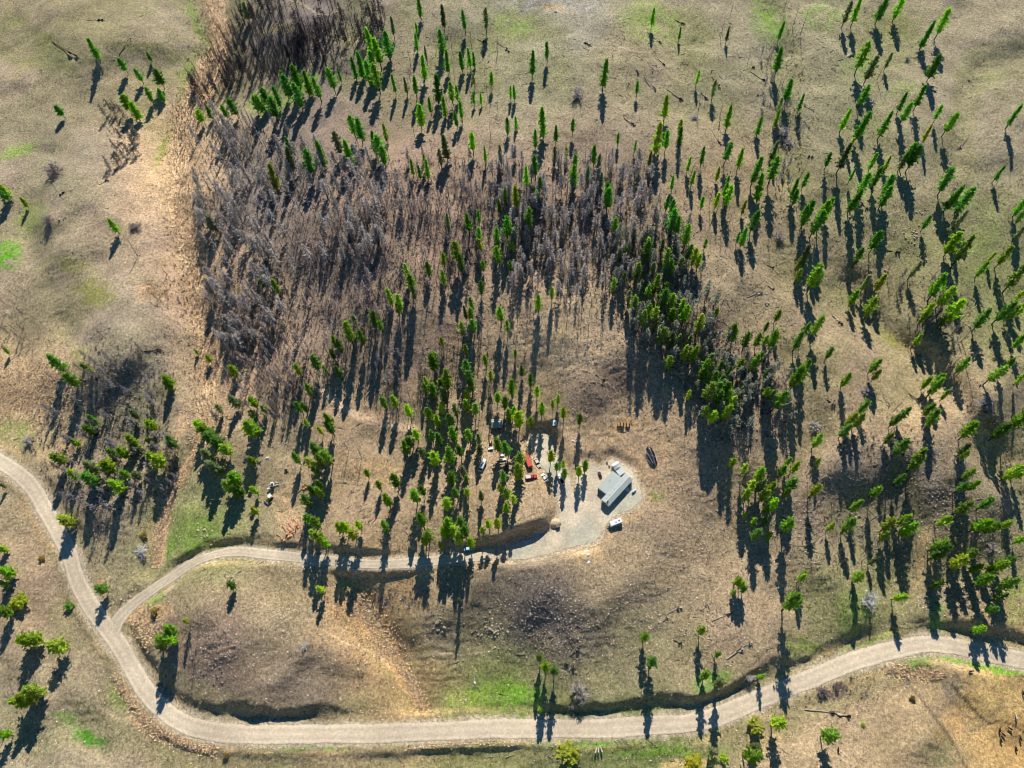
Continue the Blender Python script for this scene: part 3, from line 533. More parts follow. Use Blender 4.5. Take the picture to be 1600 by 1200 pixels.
# ------------------------------------------------------------------ living trees: crown centres read off the photograph, sheet by sheet
# each sheet is 400 x 300 photograph pixels drawn four times larger: x y crown-width colour (g green, y yellow green, d dull)
SHEETS = {
(0, 0): "575 300 60;765 400 50;865 465 45;990 480 90;925 590 50;1000 590 50;780 640 70;840 690 80;370 690 50;1455 660 70;1590 640 60;1240 720 60;1310 700 50;1530 60 70d;1400 690 50;20 1180 60y;930 350 30",
(1, 0): "1020 40 50;1165 100 50d;1300 120 45;1435 110 50d;1000 175 25;1000 260 35;1155 255 60;1190 380 50;1285 375 50;1335 355 45;1360 370 25;1040 420 60;1470 490 40;1360 490 30d;710 250 70;820 275 80;760 320 80;650 400 70;610 420 50;720 380 60;750 470 90;700 450 60;470 490 70;520 460 30;250 480 90;200 530 80;320 520 80;260 590 90;380 545 60;170 520 60;20 640 70;100 670 80;60 600 70;130 600 50;860 515 40;990 530 45;935 530 35d;1130 545 80;1220 565 50;1255 575 40;1360 610 30;1405 610 30;1590 570 30;1020 720 80;1085 655 40;1175 660 40;1280 680 45;1250 740 40;640 800 90;600 780 60;805 825 40;510 890 70d;580 955 80;760 900 90;790 960 70;730 880 60;400 960 70;320 1010 90;200 1000 80d;200 920 50;95 1100 80y;1350 880 50;1570 785 40;1185 920 80d;1150 980 40d;970 1040 40;1020 1070 35;1065 1050 45;1050 1000 35y;1430 960 35;1530 960 50d;1060 330 30d;850 160 40d",
(2, 0): "880 100 45;1050 205 25;1350 210 30d;220 310 45;125 390 60;575 450 70;785 545 30;15 575 35;1265 550 45d;1160 480 25;965 660 65y;1360 725 60;1550 780 45;195 760 70;25 765 30;380 785 35;275 830 45;145 865 40;665 865 25;910 860 90y;970 870 45;1050 790 30y;1055 850 50;515 960 55;340 960 35y;395 1000 40;145 1030 60;90 1100 50;170 1150 45;385 1100 60;475 1085 45;540 1020 50d;560 1120 40;860 985 40d;1195 970 45;1350 940 60;1430 985 55;1105 1025 30;1005 1140 40;1130 1110 40;1290 1080 30y;1345 1140 35;1340 1180 40;1525 1065 70;1560 1170 70;270 960 40d;600 1190 70;770 910 25",
(3, 0): "85 185 40;500 70 50d;560 60 60;715 45 80;825 30 60;1100 130 70;995 210 60;75 370 70;595 340 80;645 420 70d;1045 410 90;755 375 35d;135 560 70;600 590 60;960 595 60;210 640 35;60 730 40;75 660 40d;485 740 55;590 770 80;735 770 65;845 630 50;870 690 60;1070 700 35;1145 755 70;1000 830 40y;1545 715 50;40 940 50;480 970 70d;520 910 35y;380 995 40;660 1005 45;750 1020 40y;880 950 60;920 970 80;850 1000 50d;40 1050 80;690 1100 60;600 1150 70;1125 1120 80;1450 1075 40;530 1085 30;235 1125 35;170 1180 50;760 1160 80;1210 1190 40",
(0, 1): "145 60 40y;705 205 55;1310 185 80d;350 1065 90;540 1100 50;440 1170 80;1045 1175 80;1455 1120 60y;1225 995 25;1300 1040 40y;35 990 30;20 10 60",
(1, 1): "40 560 50;120 590 50;1195 180 35d;1325 185 45;1390 150 30;1390 260 45;1400 330 30y;1520 85 40;1570 210 70;1505 270 50;1515 380 60;1580 330 35;1255 370 70y;1280 440 60;1075 480 50;1170 420 40;1170 535 50;940 490 45;965 560 70;985 620 50d;835 650 50;890 690 50;885 725 35y;725 790 70;775 830 30;570 870 80;490 935 50;655 900 60;610 800 50d;520 960 40;475 1010 40;365 1060 75;260 1105 45y;435 1115 40;515 1120 40;1405 595 45;1345 695 40;1340 755 50;1525 755 60;1570 835 40;1285 850 55;1355 835 60;1310 980 45;1435 1050 45;1165 935 35y;1100 1060 80;1120 1030 50;1310 1095 60;1345 1155 60;1180 1170 80y;1060 1180 35;1465 1150 40y;1560 20 40;1590 460 30;1420 460 25;1310 750 40d",
(2, 1): "95 160 70;15 260 45;10 340 30;25 20 50y;150 20 30;600 25 90;650 210 50;970 60 40;1000 100 50;1010 170 80;1040 215 60;1095 270 70;1350 25 60;1280 50 45y;1190 65 25;1450 95 30y;1515 180 70;1450 275 55;1415 280 25;1210 320 20;850 330 60;840 375 70;715 375 35;940 330 50d;680 400 50d;1110 370 50;1140 400 60y;1170 430 50y;780 490 60;970 420 60;960 470 50;1000 470 60;1050 450 60d;880 490 50d;900 570 60y;850 620 50;810 590 50d;960 600 50;945 670 90;1005 670 60;635 580 50;700 545 40d;250 630 40;165 690 50;770 700 60;730 650 40d;860 735 45;900 760 50y;825 790 60;1005 770 60;1060 710 50;1085 750 70;930 830 40;890 830 50d;950 895 80;1000 920 50d;1060 890 50d;1175 820 60y;1270 755 45y;1365 860 60;1390 890 50;1470 920 60;1545 915 60;1590 920 40;1110 930 50d;1080 1000 50y;1125 1005 60;985 1060 60;1040 930 60d;1240 1050 70d;1200 1090 60;1300 1090 50;1430 1085 60;1510 1070 70;1550 1030 50;1590 1140 40;1190 1140 60;1270 1160 50;1355 1120 45;1220 1165 40;1310 1180 50;115 1175 45;60 1115 30;20 1010 20;1590 840 30",
(3, 1): "175 30 50;250 110 90;240 150 70;310 180 80;360 120 80;390 85 60;545 40 80;740 20 70;685 295 80;570 400 55;995 185 45;1160 30 80;1230 45 80;1190 180 70d;1160 320 100;1235 355 80;1590 80 50;1585 150 40;1580 245 40d;240 395 70d;195 445 40y;190 520 45;300 520 100;620 560 60d;705 560 60y;540 655 65;655 715 75;920 480 55d;1075 580 90;1120 640 90;1170 740 100;1100 800 50;1005 740 60y;975 780 40;1345 475 45;1400 400 30y;1490 390 60;1560 525 80;1580 640 40y;1350 790 75;1490 730 80;1530 750 60;1585 730 60;940 920 45;1575 930 50;60 770 45y;45 920 80;310 835 70;230 860 60;195 925 65;385 1005 45;240 1110 70;190 1150 90;160 1180 50;670 1075 65;680 1140 45y;490 1170 50;1225 1075 65;1500 1080 60;1430 1125 60;1580 1165 40;1065 1180 60;1000 1190 50;10 1130 20",
(0, 2): "575 225 55;555 280 60;470 360 50;835 185 50d;945 250 70y;815 365 80y;760 430 70;690 420 60;880 410 50d;935 350 50;1070 365 70;370 460 80;445 560 70;560 515 90d;665 520 100y;565 590 90;775 555 60;850 570 60d;720 630 90;985 480 100y;945 455 70y;1240 265 70;1290 290 90;1310 330 90;1360 370 90;1410 405 80;1300 440 80d;1350 520 100d;1310 490 80d;1460 590 90;1420 630 90;1480 660 90;1570 270 100;1580 110 60;1575 190 50;1570 475 60;1590 660 50;1590 790 50y;1365 150 50d;1460 100 70d;400 840 90y;430 860 70y;10 630 30d;10 1030 50y;30 1170 90;1050 10 50",
(1, 2): "330 35 60;265 140 45;300 145 35;45 150 45d;10 280 30;450 220 50;460 270 60;400 285 35y;315 245 25;370 410 80;440 440 70;340 490 70y;400 480 60;370 540 50;250 460 55;390 625 50;350 665 60;395 675 60;305 730 75;320 840 70;370 860 70;400 960 80;360 930 60;425 990 60;515 890 60y;550 895 60y;600 930 70y;640 880 50y;690 555 40;765 630 35y;870 610 65;815 725 60;805 885 55;800 110 55;865 105 55;955 160 60;1000 310 60;950 365 60;925 400 60;970 350 50;1095 40 70;1050 20 40;1180 70 70d;1160 150 50;1085 180 70;1210 220 60;1130 230 50;1145 340 55;1095 320 40;1235 320 60;1275 410 60;1320 130 60;1365 145 60;1250 160 50d;1330 320 55;1390 340 45d;1110 460 75;1205 460 75;1040 430 60d;1215 590 70;1225 560 40;1295 540 60d;1310 595 40;985 690 75;1040 665 50;1250 680 50;1185 740 80;1030 850 60;1065 940 80;1050 975 60;1195 880 80;1240 920 70;1280 855 70;1300 905 60;1260 960 80;1340 985 60;1180 925 60;1150 1010 40;1415 915 40y;1455 870 50y;1510 870 50y;1405 695 50d;1320 680 35y;1550 110 60;1505 80 50;1580 190 50;1520 380 70;1570 400 70;1545 575 45;1525 650 40y;1565 680 60;1560 775 55;1400 410 50d;1590 20 60;1320 65 40;1345 5 50;1160 5 60",
(2, 2): "155 45 45;185 155 50;285 95 40;255 125 25;325 180 45;425 220 50;120 235 40y;40 220 80y;20 180 50;40 480 80;45 545 80y;240 450 45y;280 515 40;330 560 45;320 500 35y;420 545 45y;460 510 50;10 720 40y;1105 65 35y;1230 40 90;1290 25 80;1340 30 80;1300 90 70;1350 90 60;1385 105 50;1210 165 60;1255 195 70;1335 165 70;1430 45 30;1590 45 40;1375 490 40y;1455 525 40y;1560 560 80;1560 620 80d;1480 700 70y;1510 640 60y;1580 690 60;1505 860 45;1580 860 45;1530 930 70;1460 820 30;1590 780 40",
(3, 2): "70 85 90;20 70 50;30 745 70;145 630 80;115 680 45;95 540 60;125 480 40;170 520 50y;130 880 80;20 650 60y;10 950 35;315 350 65;315 485 35;295 665 50y;485 285 65;520 215 60y;570 225 65;600 140 50;555 755 60;505 890 75;395 890 50y;220 1190 40;560 1190 50;675 665 55;825 595 45;755 340 50;840 390 85;795 225 55;850 185 60;935 485 75;950 435 60;760 875 65y;735 950 60;845 840 60;880 900 80;1115 65 40;1060 10 60;1005 155 55;1045 210 75;1265 285 85;1235 405 60d;1235 440 40;1265 555 60;1285 630 50;1215 640 40;1365 745 50;1230 765 80;1100 850 70;1065 1000 90;1085 1050 90;1340 870 80;1390 880 80;1480 880 55;1460 290 85;1570 220 90;1535 545 80;1590 545 70;1580 970 40;1480 1110 80;1430 1150 80;1250 1070 80;1200 1120 80y;1300 1145 60;660 1100 40d",
(0, 3): "15 50 50;30 225 80;630 75 75;160 400 90y;220 400 90y;370 435 110y;200 725 100y;110 780 100y;165 760 80y;15 990 70;1445 60 55;1165 280 40y;1050 345 90;1020 390 90;1000 440 70d;1075 400 60",
(1, 3): "1270 150 25d;405 80 40y",
(2, 3): "1410 30 55;1440 55 50;1455 85 40;1385 100 30;1190 335 55;830 378 60;875 540 80;1285 485 35;1215 620 70;1310 670 80d;175 510 50;210 570 70;265 590 65;175 835 40;1255 1090 70d;1490 1115 110;1515 1065 70d;1560 630 40;1260 1160 60d",
(3, 3): "155 165 100;830 115 60;1060 50 60;1365 20 80;1500 50 80;1450 130 60;1400 205 40;1325 330 55;70 920 90y;390 990 100;215 10 35;565 10 55",
}
# leafing shrubs along the creek and the road
SHRUBS = [(30, 941, 30, 'y', "olive shrub on the left slope above the main road bend"), (107, 947, 17, 'g', "dark green shrub just left of the main road below the driveway fork"),
 (888, 1177, 37, 'b', "bright yellow leafing bush below the road near the bottom edge"), (1085, 1193, 34, 'b', "yellow green bush cut by the bottom edge right of centre"), (1131, 1185, 17, 'y', "small olive bush between two dark bushes at the bottom edge"),
 (1180, 1135, 27, 'b', "yellow tipped bush beside the rocky road ditch"), (1427, 1092, 11, 'o', "small brown bush alone on the bare round knoll"), (1350, 1132, 8, 'y', "tiny olive bush low on the bare knoll left of the brown bush"),
 (352, 1181, 10, 'o', "small brown bush beside the lower left fence"), (242, 955, 15, 'o', "scrubby olive bush beside the driveway green strip"), (64, 872, 12, 'o', "small grey brown shrub left of the main road"), (224, 835, 12, 'o', "olive shrub above the white flowering shrub")]

def tree_rows():
    rows = []
    for (cx_, cy__), s in SHEETS.items():
        for p in s.split(";"):
            a = p.split(); w = a[2]; c = 'g'
            if w[-1] in 'gyd': c = w[-1]; w = w[:-1]
            rows.append((cx_ * 400 + float(a[0]) / 4, cy__ * 300 + float(a[1]) / 4, float(w) / 4, c))
    return rows

def tri_cloud(P, D, size, rng, n, flat=0.5):
    """n thin leaf triangles round each point, leaning along D"""
    k = len(P); P = np.repeat(P, n, 0); D = np.repeat(D, n, 0); size = np.repeat(size, n)
    a = D + rng.normal(0, 0.75, D.shape); a /= np.linalg.norm(a, axis=1)[:, None]
    b = np.cross(a, [0, 0, 1.0]) + rng.normal(0, 0.45, D.shape); b -= (b * a).sum(1)[:, None] * a; b /= np.linalg.norm(b, axis=1)[:, None]
    s = (size * rng.uniform(0.7, 1.3, len(P)))[:, None]; c = P + rng.normal(0, 0.18, P.shape) * s
    V = np.stack([c - a * s * 0.35 - b * s * flat * 0.5, c - a * s * 0.35 + b * s * flat * 0.5, c + a * s * 0.75], 1).reshape(-1, 3)
    return V, np.arange(len(V)).reshape(-1, 3)

def crown(seed, base, width, nb, tuft, shape):
    """unit tree, 1 high; crown from base to 1, width = crown diameter / height"""
    rng = np.random.default_rng(seed); P = []; D = []; S = []
    lean = rng.normal(0, 0.010, 2); az0 = rng.uniform(0, 6)
    for k in range(nb):
        t = (k + rng.uniform(0, 1)) / nb; z = base + (1 - base) * t
        if shape == 'p': prof = (min(1.0, (t + 0.08) / 0.35) ** 0.7) * (1 - t ** 2.4) ** 0.75 + 0.06
        elif shape == 'r': prof = max(0.0, 1 - (2 * t - 0.95) ** 2) ** 0.55 + 0.05
        else: prof = (1 - t) ** 0.8 * min(1, (t + 0.12) / 0.22) + 0.05
        R = 0.5 * width * prof * rng.uniform(0.5, 1.3) * (0.75 if math.sin(az0 + k * 0.37) > 0.55 else 1.0); az = k * 2.399 + rng.uniform(-0.5, 0.5)
        up = 0.35 * t + rng.uniform(-0.25, 0.15); d = np.array([math.cos(az), math.sin(az), up])
        for s in np.linspace(0.32 if R > 0.05 else 0.5, 1.0, tuft):
            P.append(np.array([lean[0] * z * 4, lean[1] * z * 4, z]) + d * R * s + rng.normal(0, 0.008, 3)); D.append(d + np.array([0, 0, 0.35])); S.append(0.052 * (1.15 - 0.3 * s) * (0.7 + 3.2 * width * 0.5))
    for q in range(4): P.append(np.array([lean[0] * 4, lean[1] * 4, 0.95 + 0.014 * q])); D.append(np.array([0, 0, 1.0])); S.append(0.04)
    return tri_cloud(np.array(P), np.array(D), np.array(S), rng, 5, 0.75)

def trunk(seed, r, top, limbs, n=6):
    rng = np.random.default_rng(seed + 100); V = []; Fq = []
    def tube(pts, rad, m):
        o = len(V); pts = np.array(pts)
        for k, p in enumerate(pts):
            for i in range(m):
                a = 2 * math.pi * i / m; V.append((p[0] + rad[k] * math.cos(a), p[1] + rad[k] * math.sin(a), p[2]))
        for k in range(len(pts) - 1):
            for i in range(m): Fq.append((o + k * m + i, o + k * m + (i + 1) % m, o + (k + 1) * m + (i + 1) % m, o + (k + 1) * m + i))
    bend = rng.normal(0, 0.006, 2)
    tube([(0, 0, -0.04), (0, 0, 0.02), (bend[0], bend[1], 0.4 * top), (0.5 * bend[0], bend[1], 0.75 * top), (0, 0, top)], [r * 1.35, r * 1.1, r * 0.8, r * 0.5, r * 0.12], n)
    for q in range(limbs):
        z = rng.uniform(0.22, 0.85) * top; a = rng.uniform(0, 6.28); L = rng.uniform(0.03, 0.11)
        tube([(0, 0, z), (L * math.cos(a), L * math.sin(a), z + L * rng.uniform(-0.1, 0.5))], [r * 0.22, r * 0.05], 3)
    return np.array(V), np.array(Fq)

KINDS = []                      # (crown arrays, trunk arrays, crown-diameter/height, crown-centre height, bushy?)
for i, (base, w, nb, tf, sh) in enumerate([(0.22, 0.36, 62, 4, 'p'), (0.25, 0.40, 64, 4, 'p'), (0.28, 0.36, 58, 4, 'r'), (0.22, 0.36, 66, 4, 'f'), (0.16, 0.40, 70, 4, 'f'), (0.24, 0.40, 60, 4, 'p'), (0.10, 0.42, 72, 4, 'f'), (0.25, 0.38, 60, 4, 'p'), (0.20, 0.32, 62, 4, 'f'), (0.28, 0.34, 60, 4, 'p'), (0.30, 0.36, 56, 4, 'p'), (0.14, 0.36, 70, 4, 'p'), (0.22, 0.42, 58, 4, 'r'), (0.24, 0.30, 54, 4, 'f')]):
    KINDS.append((crown(40 + i, base, w, nb, tf, sh), trunk(i, 0.0135, 0.97, 10), w, base + 0.5 * (1 - base)))
CROWN_ME = [mesh_np("crown", k[0][0], k[0][1], M_NEEDLE) for k in KINDS]
TRUNK_ME = [mesh_np("trunk", k[1][0], k[1][1], M_BARK, True) for k in KINDS]

PAL = {'t': [(74, 116, 28), (66, 108, 30), (88, 122, 28), (58, 100, 34)], 'g': [(86, 114, 26), (76, 104, 30), (100, 122, 28), (66, 96, 36), (92, 112, 40)], 'y': [(104, 120, 30), (98, 116, 28), (110, 118, 38)], 'd': [(84, 94, 60), (74, 86, 54), (94, 100, 68)], 'b': [(126, 122, 34), (118, 122, 40)], 'o': [(104, 92, 52)]}
COLNAME = {'g': "green", 'y': "yellow green", 'd': "dull grey green"}
trees = []
rows = tree_rows()
ru = np.array([r[0] for r in rows]); rv = np.array([r[1] for r in rows])
gx0, gy0, gz0 = spot(ru, rv, 9.0); sc0 = px_per_m(gx0, gy0, gz0 + 9)
for i, (u, v, w, c) in enumerate(rows):
    cw = min(max(w / sc0[i] * 0.98, 1.9), 8.0)
    top_half = v < 330
    if c == 'd': k = random.choice([0, 3, 4, 5, 8, 13])
    elif top_half: k = random.choice([0, 1, 3, 4, 8, 6, 9, 11, 13])
    elif u < 420: k = random.choice([1, 3, 4, 5, 11, 12])
    else: k = random.choice([0, 1, 2, 5, 7, 9, 10, 11, 12])
    cw *= 0.95 if u < 420 else 0.88
    h = (3.0 + 1.75 * cw if u < 420 else min(4.8 + 2.7 * cw, 21.0)) * random.uniform(0.88, 1.12) * (1.15 if k in (2, 10) else 1.0)
    trees.append([u, v, h, cw, k, c])
tu = np.array([t[0] for t in trees]); tv = np.array([t[1] for t in trees]); hc = np.array([t[2] * KINDS[t[4]][3] for t in trees])
tx, ty, tz = spot(tu, tv, hc)
HT_POS = list(zip(tx, ty))
vis = np.array([t[3] * (0.5 * t[3] + 0.35 * t[2]) for t in trees]) * px_per_m(tx, ty, tz) ** 2
order = np.argsort(-vis)

# ---- wording: which tree is meant
PLACES = [(60, 110, "in the upper left corner"), (235, 140, "beside the upper reed strip"), (200, 190, "in the clump above the upper reeds"), (20, 310, "at the left edge below the corner"), (180, 350, "on the bare left knoll tops"), (340, 180, "at the grey wood's left rim"),
 (325, 345, "at the grey wood's lower left rim"), (410, 160, "in the bright upper left grove"), (470, 130, "in the bright upper grove's heart"), (530, 120, "beside the burnt hollow"), (585, 90, "in the tall upper middle grove"), (655, 30, "along the top edge, left of centre"), (700, 95, "on the open upper slope"), (745, 20, "along the top edge by the green patch"),
 (470, 245, "inside the grey wood, upper part"), (560, 220, "inside the grey wood, right part"), (600, 240, "in the row right of the grey wood"), (690, 150, "in the thin upper middle stand"), (700, 230, "in the middle of the upper stand"), (840, 80, "at the top middle"), (945, 110, "alone on the upper pasture"), (840, 190, "in the upper central stand"), (810, 270, "in the column of the central stand"), (910, 250, "at the central grey wood's top"),
 (1030, 200, "in the gap right of centre top"), (1020, 20, "on the green patch at top"), (1110, 140, "on the upper right pasture's edge"), (1140, 250, "in the upper right scatter"), (1130, 330, "right of the central wedge wood"), (1210, 90, "along the upper right gully"), (1220, 170, "along the right gully below its head"), (1220, 250, "in the right gully's lower end"), (1330, 15, "along the top edge at right"), (1460, 50, "at the pasture rim, upper right"), (1350, 110, "in the upper right grove"), (1340, 190, "in the upper right grove's middle"), (1410, 170, "in the upper right grove's right half"), (1430, 230, "below the upper right grove"), (1580, 180, "alone by the right edge, upper part"),
 (1270, 330, "on the right slope, upper left"), (1370, 310, "on the right slope, upper middle"), (1490, 310, "on the right slope by the green fold"), (1590, 330, "at the right edge, upper middle"), (1260, 420, "on the right slope, middle left"), (1350, 460, "above the right ravine"), (1480, 460, "in the dark ravine clump"), (1540, 420, "right of the dark ravine clump"), (1590, 490, "at the right edge, middle"), (1250, 520, "on the right slope, lower left"), (1370, 580, "below the right ravine head"), (1510, 570, "along the pale right strip"), (1580, 580, "at the right edge above the pale strip"),
 (490, 400, "inside the lower grey wood"), (640, 430, "at the lower grey wood's right rim"), (590, 500, "in the diagonal row of the grey wood"), (500, 560, "at the foot of the grey wood"), (690, 410, "in the central column, upper left"), (730, 350, "in the central column, top"), (785, 370, "in the central column, right"), (740, 490, "in the central column, middle"), (690, 580, "in the central column, foot"), (760, 570, "in the central column, lower right"), (830, 460, "above the bare knob"),
 (955, 330, "at the wedge wood's top left"), (1050, 340, "at the wedge wood's tip"), (1040, 410, "in the wedge wood's upper part"), (1000, 470, "in the wedge wood's middle left"), (1060, 490, "in the wedge wood's middle right"), (1040, 540, "in the wedge wood's middle foot"), (1080, 560, "in the wedge wood's lower left"), (1150, 540, "in the wedge wood's lower right"), (1120, 590, "in the wedge wood's lower heart"), (1130, 640, "in the wedge wood's foot"), (1190, 600, "at the wedge wood's right end"),
 (100, 580, "on the dark left knoll's rim"), (140, 670, "on the dark left knoll, upper part"), (180, 700, "on the dark left knoll, middle"), (150, 745, "on the dark left knoll, lower left"), (240, 700, "on the dark left knoll, right end"), (105, 812, "at the left road verge"), (10, 870, "at the left edge below the road"), (330, 690, "in the dense left clump, top"), (350, 740, "in the dense left clump, middle"), (365, 765, "in the dense left clump, foot"), (395, 650, "left of the dirt clearing, top"), (395, 730, "left of the dirt clearing"), (475, 640, "above the dirt clearing"), (515, 670, "above the dirt clearing, right"), (490, 715, "in the clump right of the clearing"), (490, 780, "below the clearing's right clump"), (495, 840, "above the driveway, left stretch"), (540, 825, "above the driveway bank"), (600, 780, "in the open ground between groves"), (610, 630, "above the faint track"), (645, 690, "in the centre grove's left fringe"), (680, 640, "in the centre grove's upper part"), (690, 690, "in the centre grove's middle"), (720, 650, "in the centre grove's upper right"), (740, 690, "in the centre grove's right fringe"), (650, 770, "in the centre grove's lower left"), (710, 755, "in the centre grove's lower right"), (665, 830, "above the teal car, left"), (715, 830, "just above the teal car"), (765, 820, "right of the teal car"), (790, 640, "around the grey cabin"), (790, 710, "below the yellow tractor"), (790, 780, "in the trees left of the yard"), (815, 735, "beside the red cargo trailer"), (865, 735, "on the strip beside the white pickup"), (850, 640, "above the yard near the privy"), (905, 660, "right of the privy"), (910, 735, "at the mobile home's driveway"),
 (1170, 730, "on the bare slope right of the home"), (1190, 780, "in the slope grove, upper part"), (1210, 760, "in the slope grove, right column"), (1185, 820, "in the slope grove, foot"), (1230, 830, "in the slope grove, right foot"), (1215, 620, "at the wedge wood's lower right tip"), (1280, 690, "on the right bank, upper left"), (1330, 660, "on the right bank, upper middle"), (1400, 650, "on the right bank, upper right"), (1460, 640, "above the pale right strip"), (1410, 700, "on the dark right fold"), (1330, 790, "on the stony right slope"), (1400, 820, "in the middle of the stony right slope"), (1510, 680, "beside the pale right strip"), (1585, 660, "at the right edge by the strip"), (1520, 760, "on the terraced right slope, upper part"), (1470, 850, "on the terraced right slope, middle"), (1540, 830, "on the terraced right slope, right part"), (1560, 890, "on the terraced right slope, foot"), (1590, 740, "at the right edge on the terraces"),
 (40, 1000, "in the lower left pair of groves"), (40, 1090, "low at the left edge"), (155, 915, "at the driveway fork"), (260, 1000, "in the round knoll's left clump"), (360, 915, "alone on the round lower knoll"), (500, 920, "just below the driveway"), (715, 938, "on the terraced slope below the driveway"), (1155, 910, "on the lower slope right of the home"), (1005, 1010, "in the tall pair above the road bank"), (1100, 1000, "above the road's right bank"), (1110, 1055, "at the road bank's right end"), (855, 1040, "by the small green meadow"), (845, 1108, "beside the road below the meadow"), (1190, 1170, "in the ditch thicket at bottom"), (1235, 945, "on the lower right slope, left"), (1405, 930, "on the lower right slope, middle"), (1550, 920, "above the right road bend"), (1530, 985, "on the right road bank"), (1220, 1130, "left on the bare bottom knoll"), (1297, 1148, "alone on the bare bottom knoll")]
ORD = ["first", "second", "third", "fourth", "fifth", "sixth", "seventh", "eighth", "ninth", "tenth", "eleventh", "twelfth", "thirteenth", "fourteenth", "fifteenth", "sixteenth", "seventeenth", "eighteenth", "nineteenth", "twentieth", "twenty-first", "twenty-second", "twenty-third"]
def place_words(us, vs, what, looks):
    """one sentence per thing: look, then its rank from the left among its fellows at the nearest place"""
    near = [min(range(len(PLACES)), key=lambda k: (PLACES[k][0] - u) ** 2 + (PLACES[k][1] - v) ** 2) for u, v in zip(us, vs)]
    out = [None] * len(us)
    for k in set(near):
        ids = sorted([i for i in range(len(us)) if near[i] == k], key=lambda i: us[i])
        if len(ids) <= 12:
            for r, i in enumerate(ids):
                out[i] = "%s %s" % (looks[i], PLACES[k][2]) if len(ids) == 1 else "%s %s, %s from left" % (looks[i], PLACES[k][2], ORD[r])
        else:
            srt = sorted(ids, key=lambda i: vs[i]); half = len(srt) // 2
            for word, part in (("upper", srt[:half]), ("lower", srt[half:])):
                for r, i in enumerate(sorted(part, key=lambda i: us[i])):
                    out[i] = "%s %s, %s %s from left" % (looks[i], PLACES[k][2], word, ORD[min(r, 19)])
    return out

N_SINGLE = 300
single = [int(i) for i in order[:N_SINGLE]]
def look(i):
    u, v, h, cw, k, c = trees[i]
    size = "tall" if h > 19 else ("slender" if h > 12.5 else "small")
    return "%s %s pine" % (size, COLNAME[c])
words = place_words([tu[i] for i in single], [tv[i] for i in single], "pine", [look(i) for i in single])
LEAF_GAIN = 3.9
def leafcol(c): 
    a = lin(random.choice(PAL[c])) * random.uniform(0.62, 1.2) * LEAF_GAIN
    g = a.mean(); s = random.uniform(0.0, 0.28); return a * (1 - s) + np.array([1.15, 1.1, 0.6]) * g * s
rest_V = []; rest_C = []; rest_T = []; rest_TF = []; nV = 0
leaf_choice = [leafcol('t' if (t[5] == 'g' and t[1] < 380) else t[5]) for t in trees]
for i, wd in zip(single, words):
    u, v, h, cw, k, c = trees[i]
    root = empty("pine_tree", (tx[i], ty[i], tz[i] - 0.1), random.uniform(0, 6.28)); root.rotation_euler = (random.gauss(0, 0.03), random.gauss(0, 0.03), random.uniform(0, 6.28))
    tag(root, wd, "tree", "pines on the hillside")
    s = cw / (KINDS[k][2] * h)
    s = min(max(s, 0.65), 1.6)
    cr = link("crown", CROWN_ME[k], root, scale=(h * s, h * s, h)); cr.color = (*leaf_choice[i], 1)
    link("trunk", TRUNK_ME[k], root, scale=(h, h, h))
# the many smaller pines, one mass
def mass(name, items, mat_leaf, mat_bark, label, cat):
    V = []; Cc = []; nF = 0
    for (x, y, z, h, s, rot, arrs, colr) in items:
        A = arrs * np.array([h * s, h * s, h]); c_, s_ = math.cos(rot), math.sin(rot)
        V.append(np.stack([A[:, 0] * c_ - A[:, 1] * s_ + x, A[:, 0] * s_ + A[:, 1] * c_ + y, A[:, 2] + z], -1)); Cc.append(np.tile(np.append(colr, 1.0), (len(A), 1)))
    V = np.concatenate(V); Cc = np.concatenate(Cc)
    me = mesh_np(name, V, np.arange(len(V)).reshape(-1, 3), mat_leaf)
    a = me.color_attributes.new("leaf", 'FLOAT_COLOR', 'POINT'); a.data.foreach_set("color", Cc.astype(np.float32).ravel())
    return tag(link(name, me), label, cat, kind="stuff")
def quads_to_soup(V, Fq):
    T = np.concatenate([Fq[:, [0, 1, 2]], Fq[:, [0, 2, 3]]]); return V[T.ravel()]
def thin(soup, share, grow_):
    T = soup.reshape(-1, 3, 3); T = T[RNG.uniform(0, 1, len(T)) < share]; m_ = T.mean(1, keepdims=True); return (m_ + (T - m_) * grow_).reshape(-1, 3)
BARKC = lin((78, 62, 50))
items = []
for i in order[N_SINGLE:]:
    u, v, h, cw, k, c = trees[int(i)]; rot = random.uniform(0, 6.28); s = min(max(cw / (KINDS[k][2] * h), 0.65), 1.6)
    items.append((tx[i], ty[i], tz[i] - 0.1, h, s, rot, thin(KINDS[k][0][0], 0.55, 1.3), leaf_choice[int(i)]))
    items.append((tx[i], ty[i], tz[i] - 0.1, h, 1.0, rot, quads_to_soup(*KINDS[k][1]), BARKC))
mass("small_pines", items, M_NEEDLE_S, M_BARK, "many small pines scattered thinly between the larger trees", "trees")

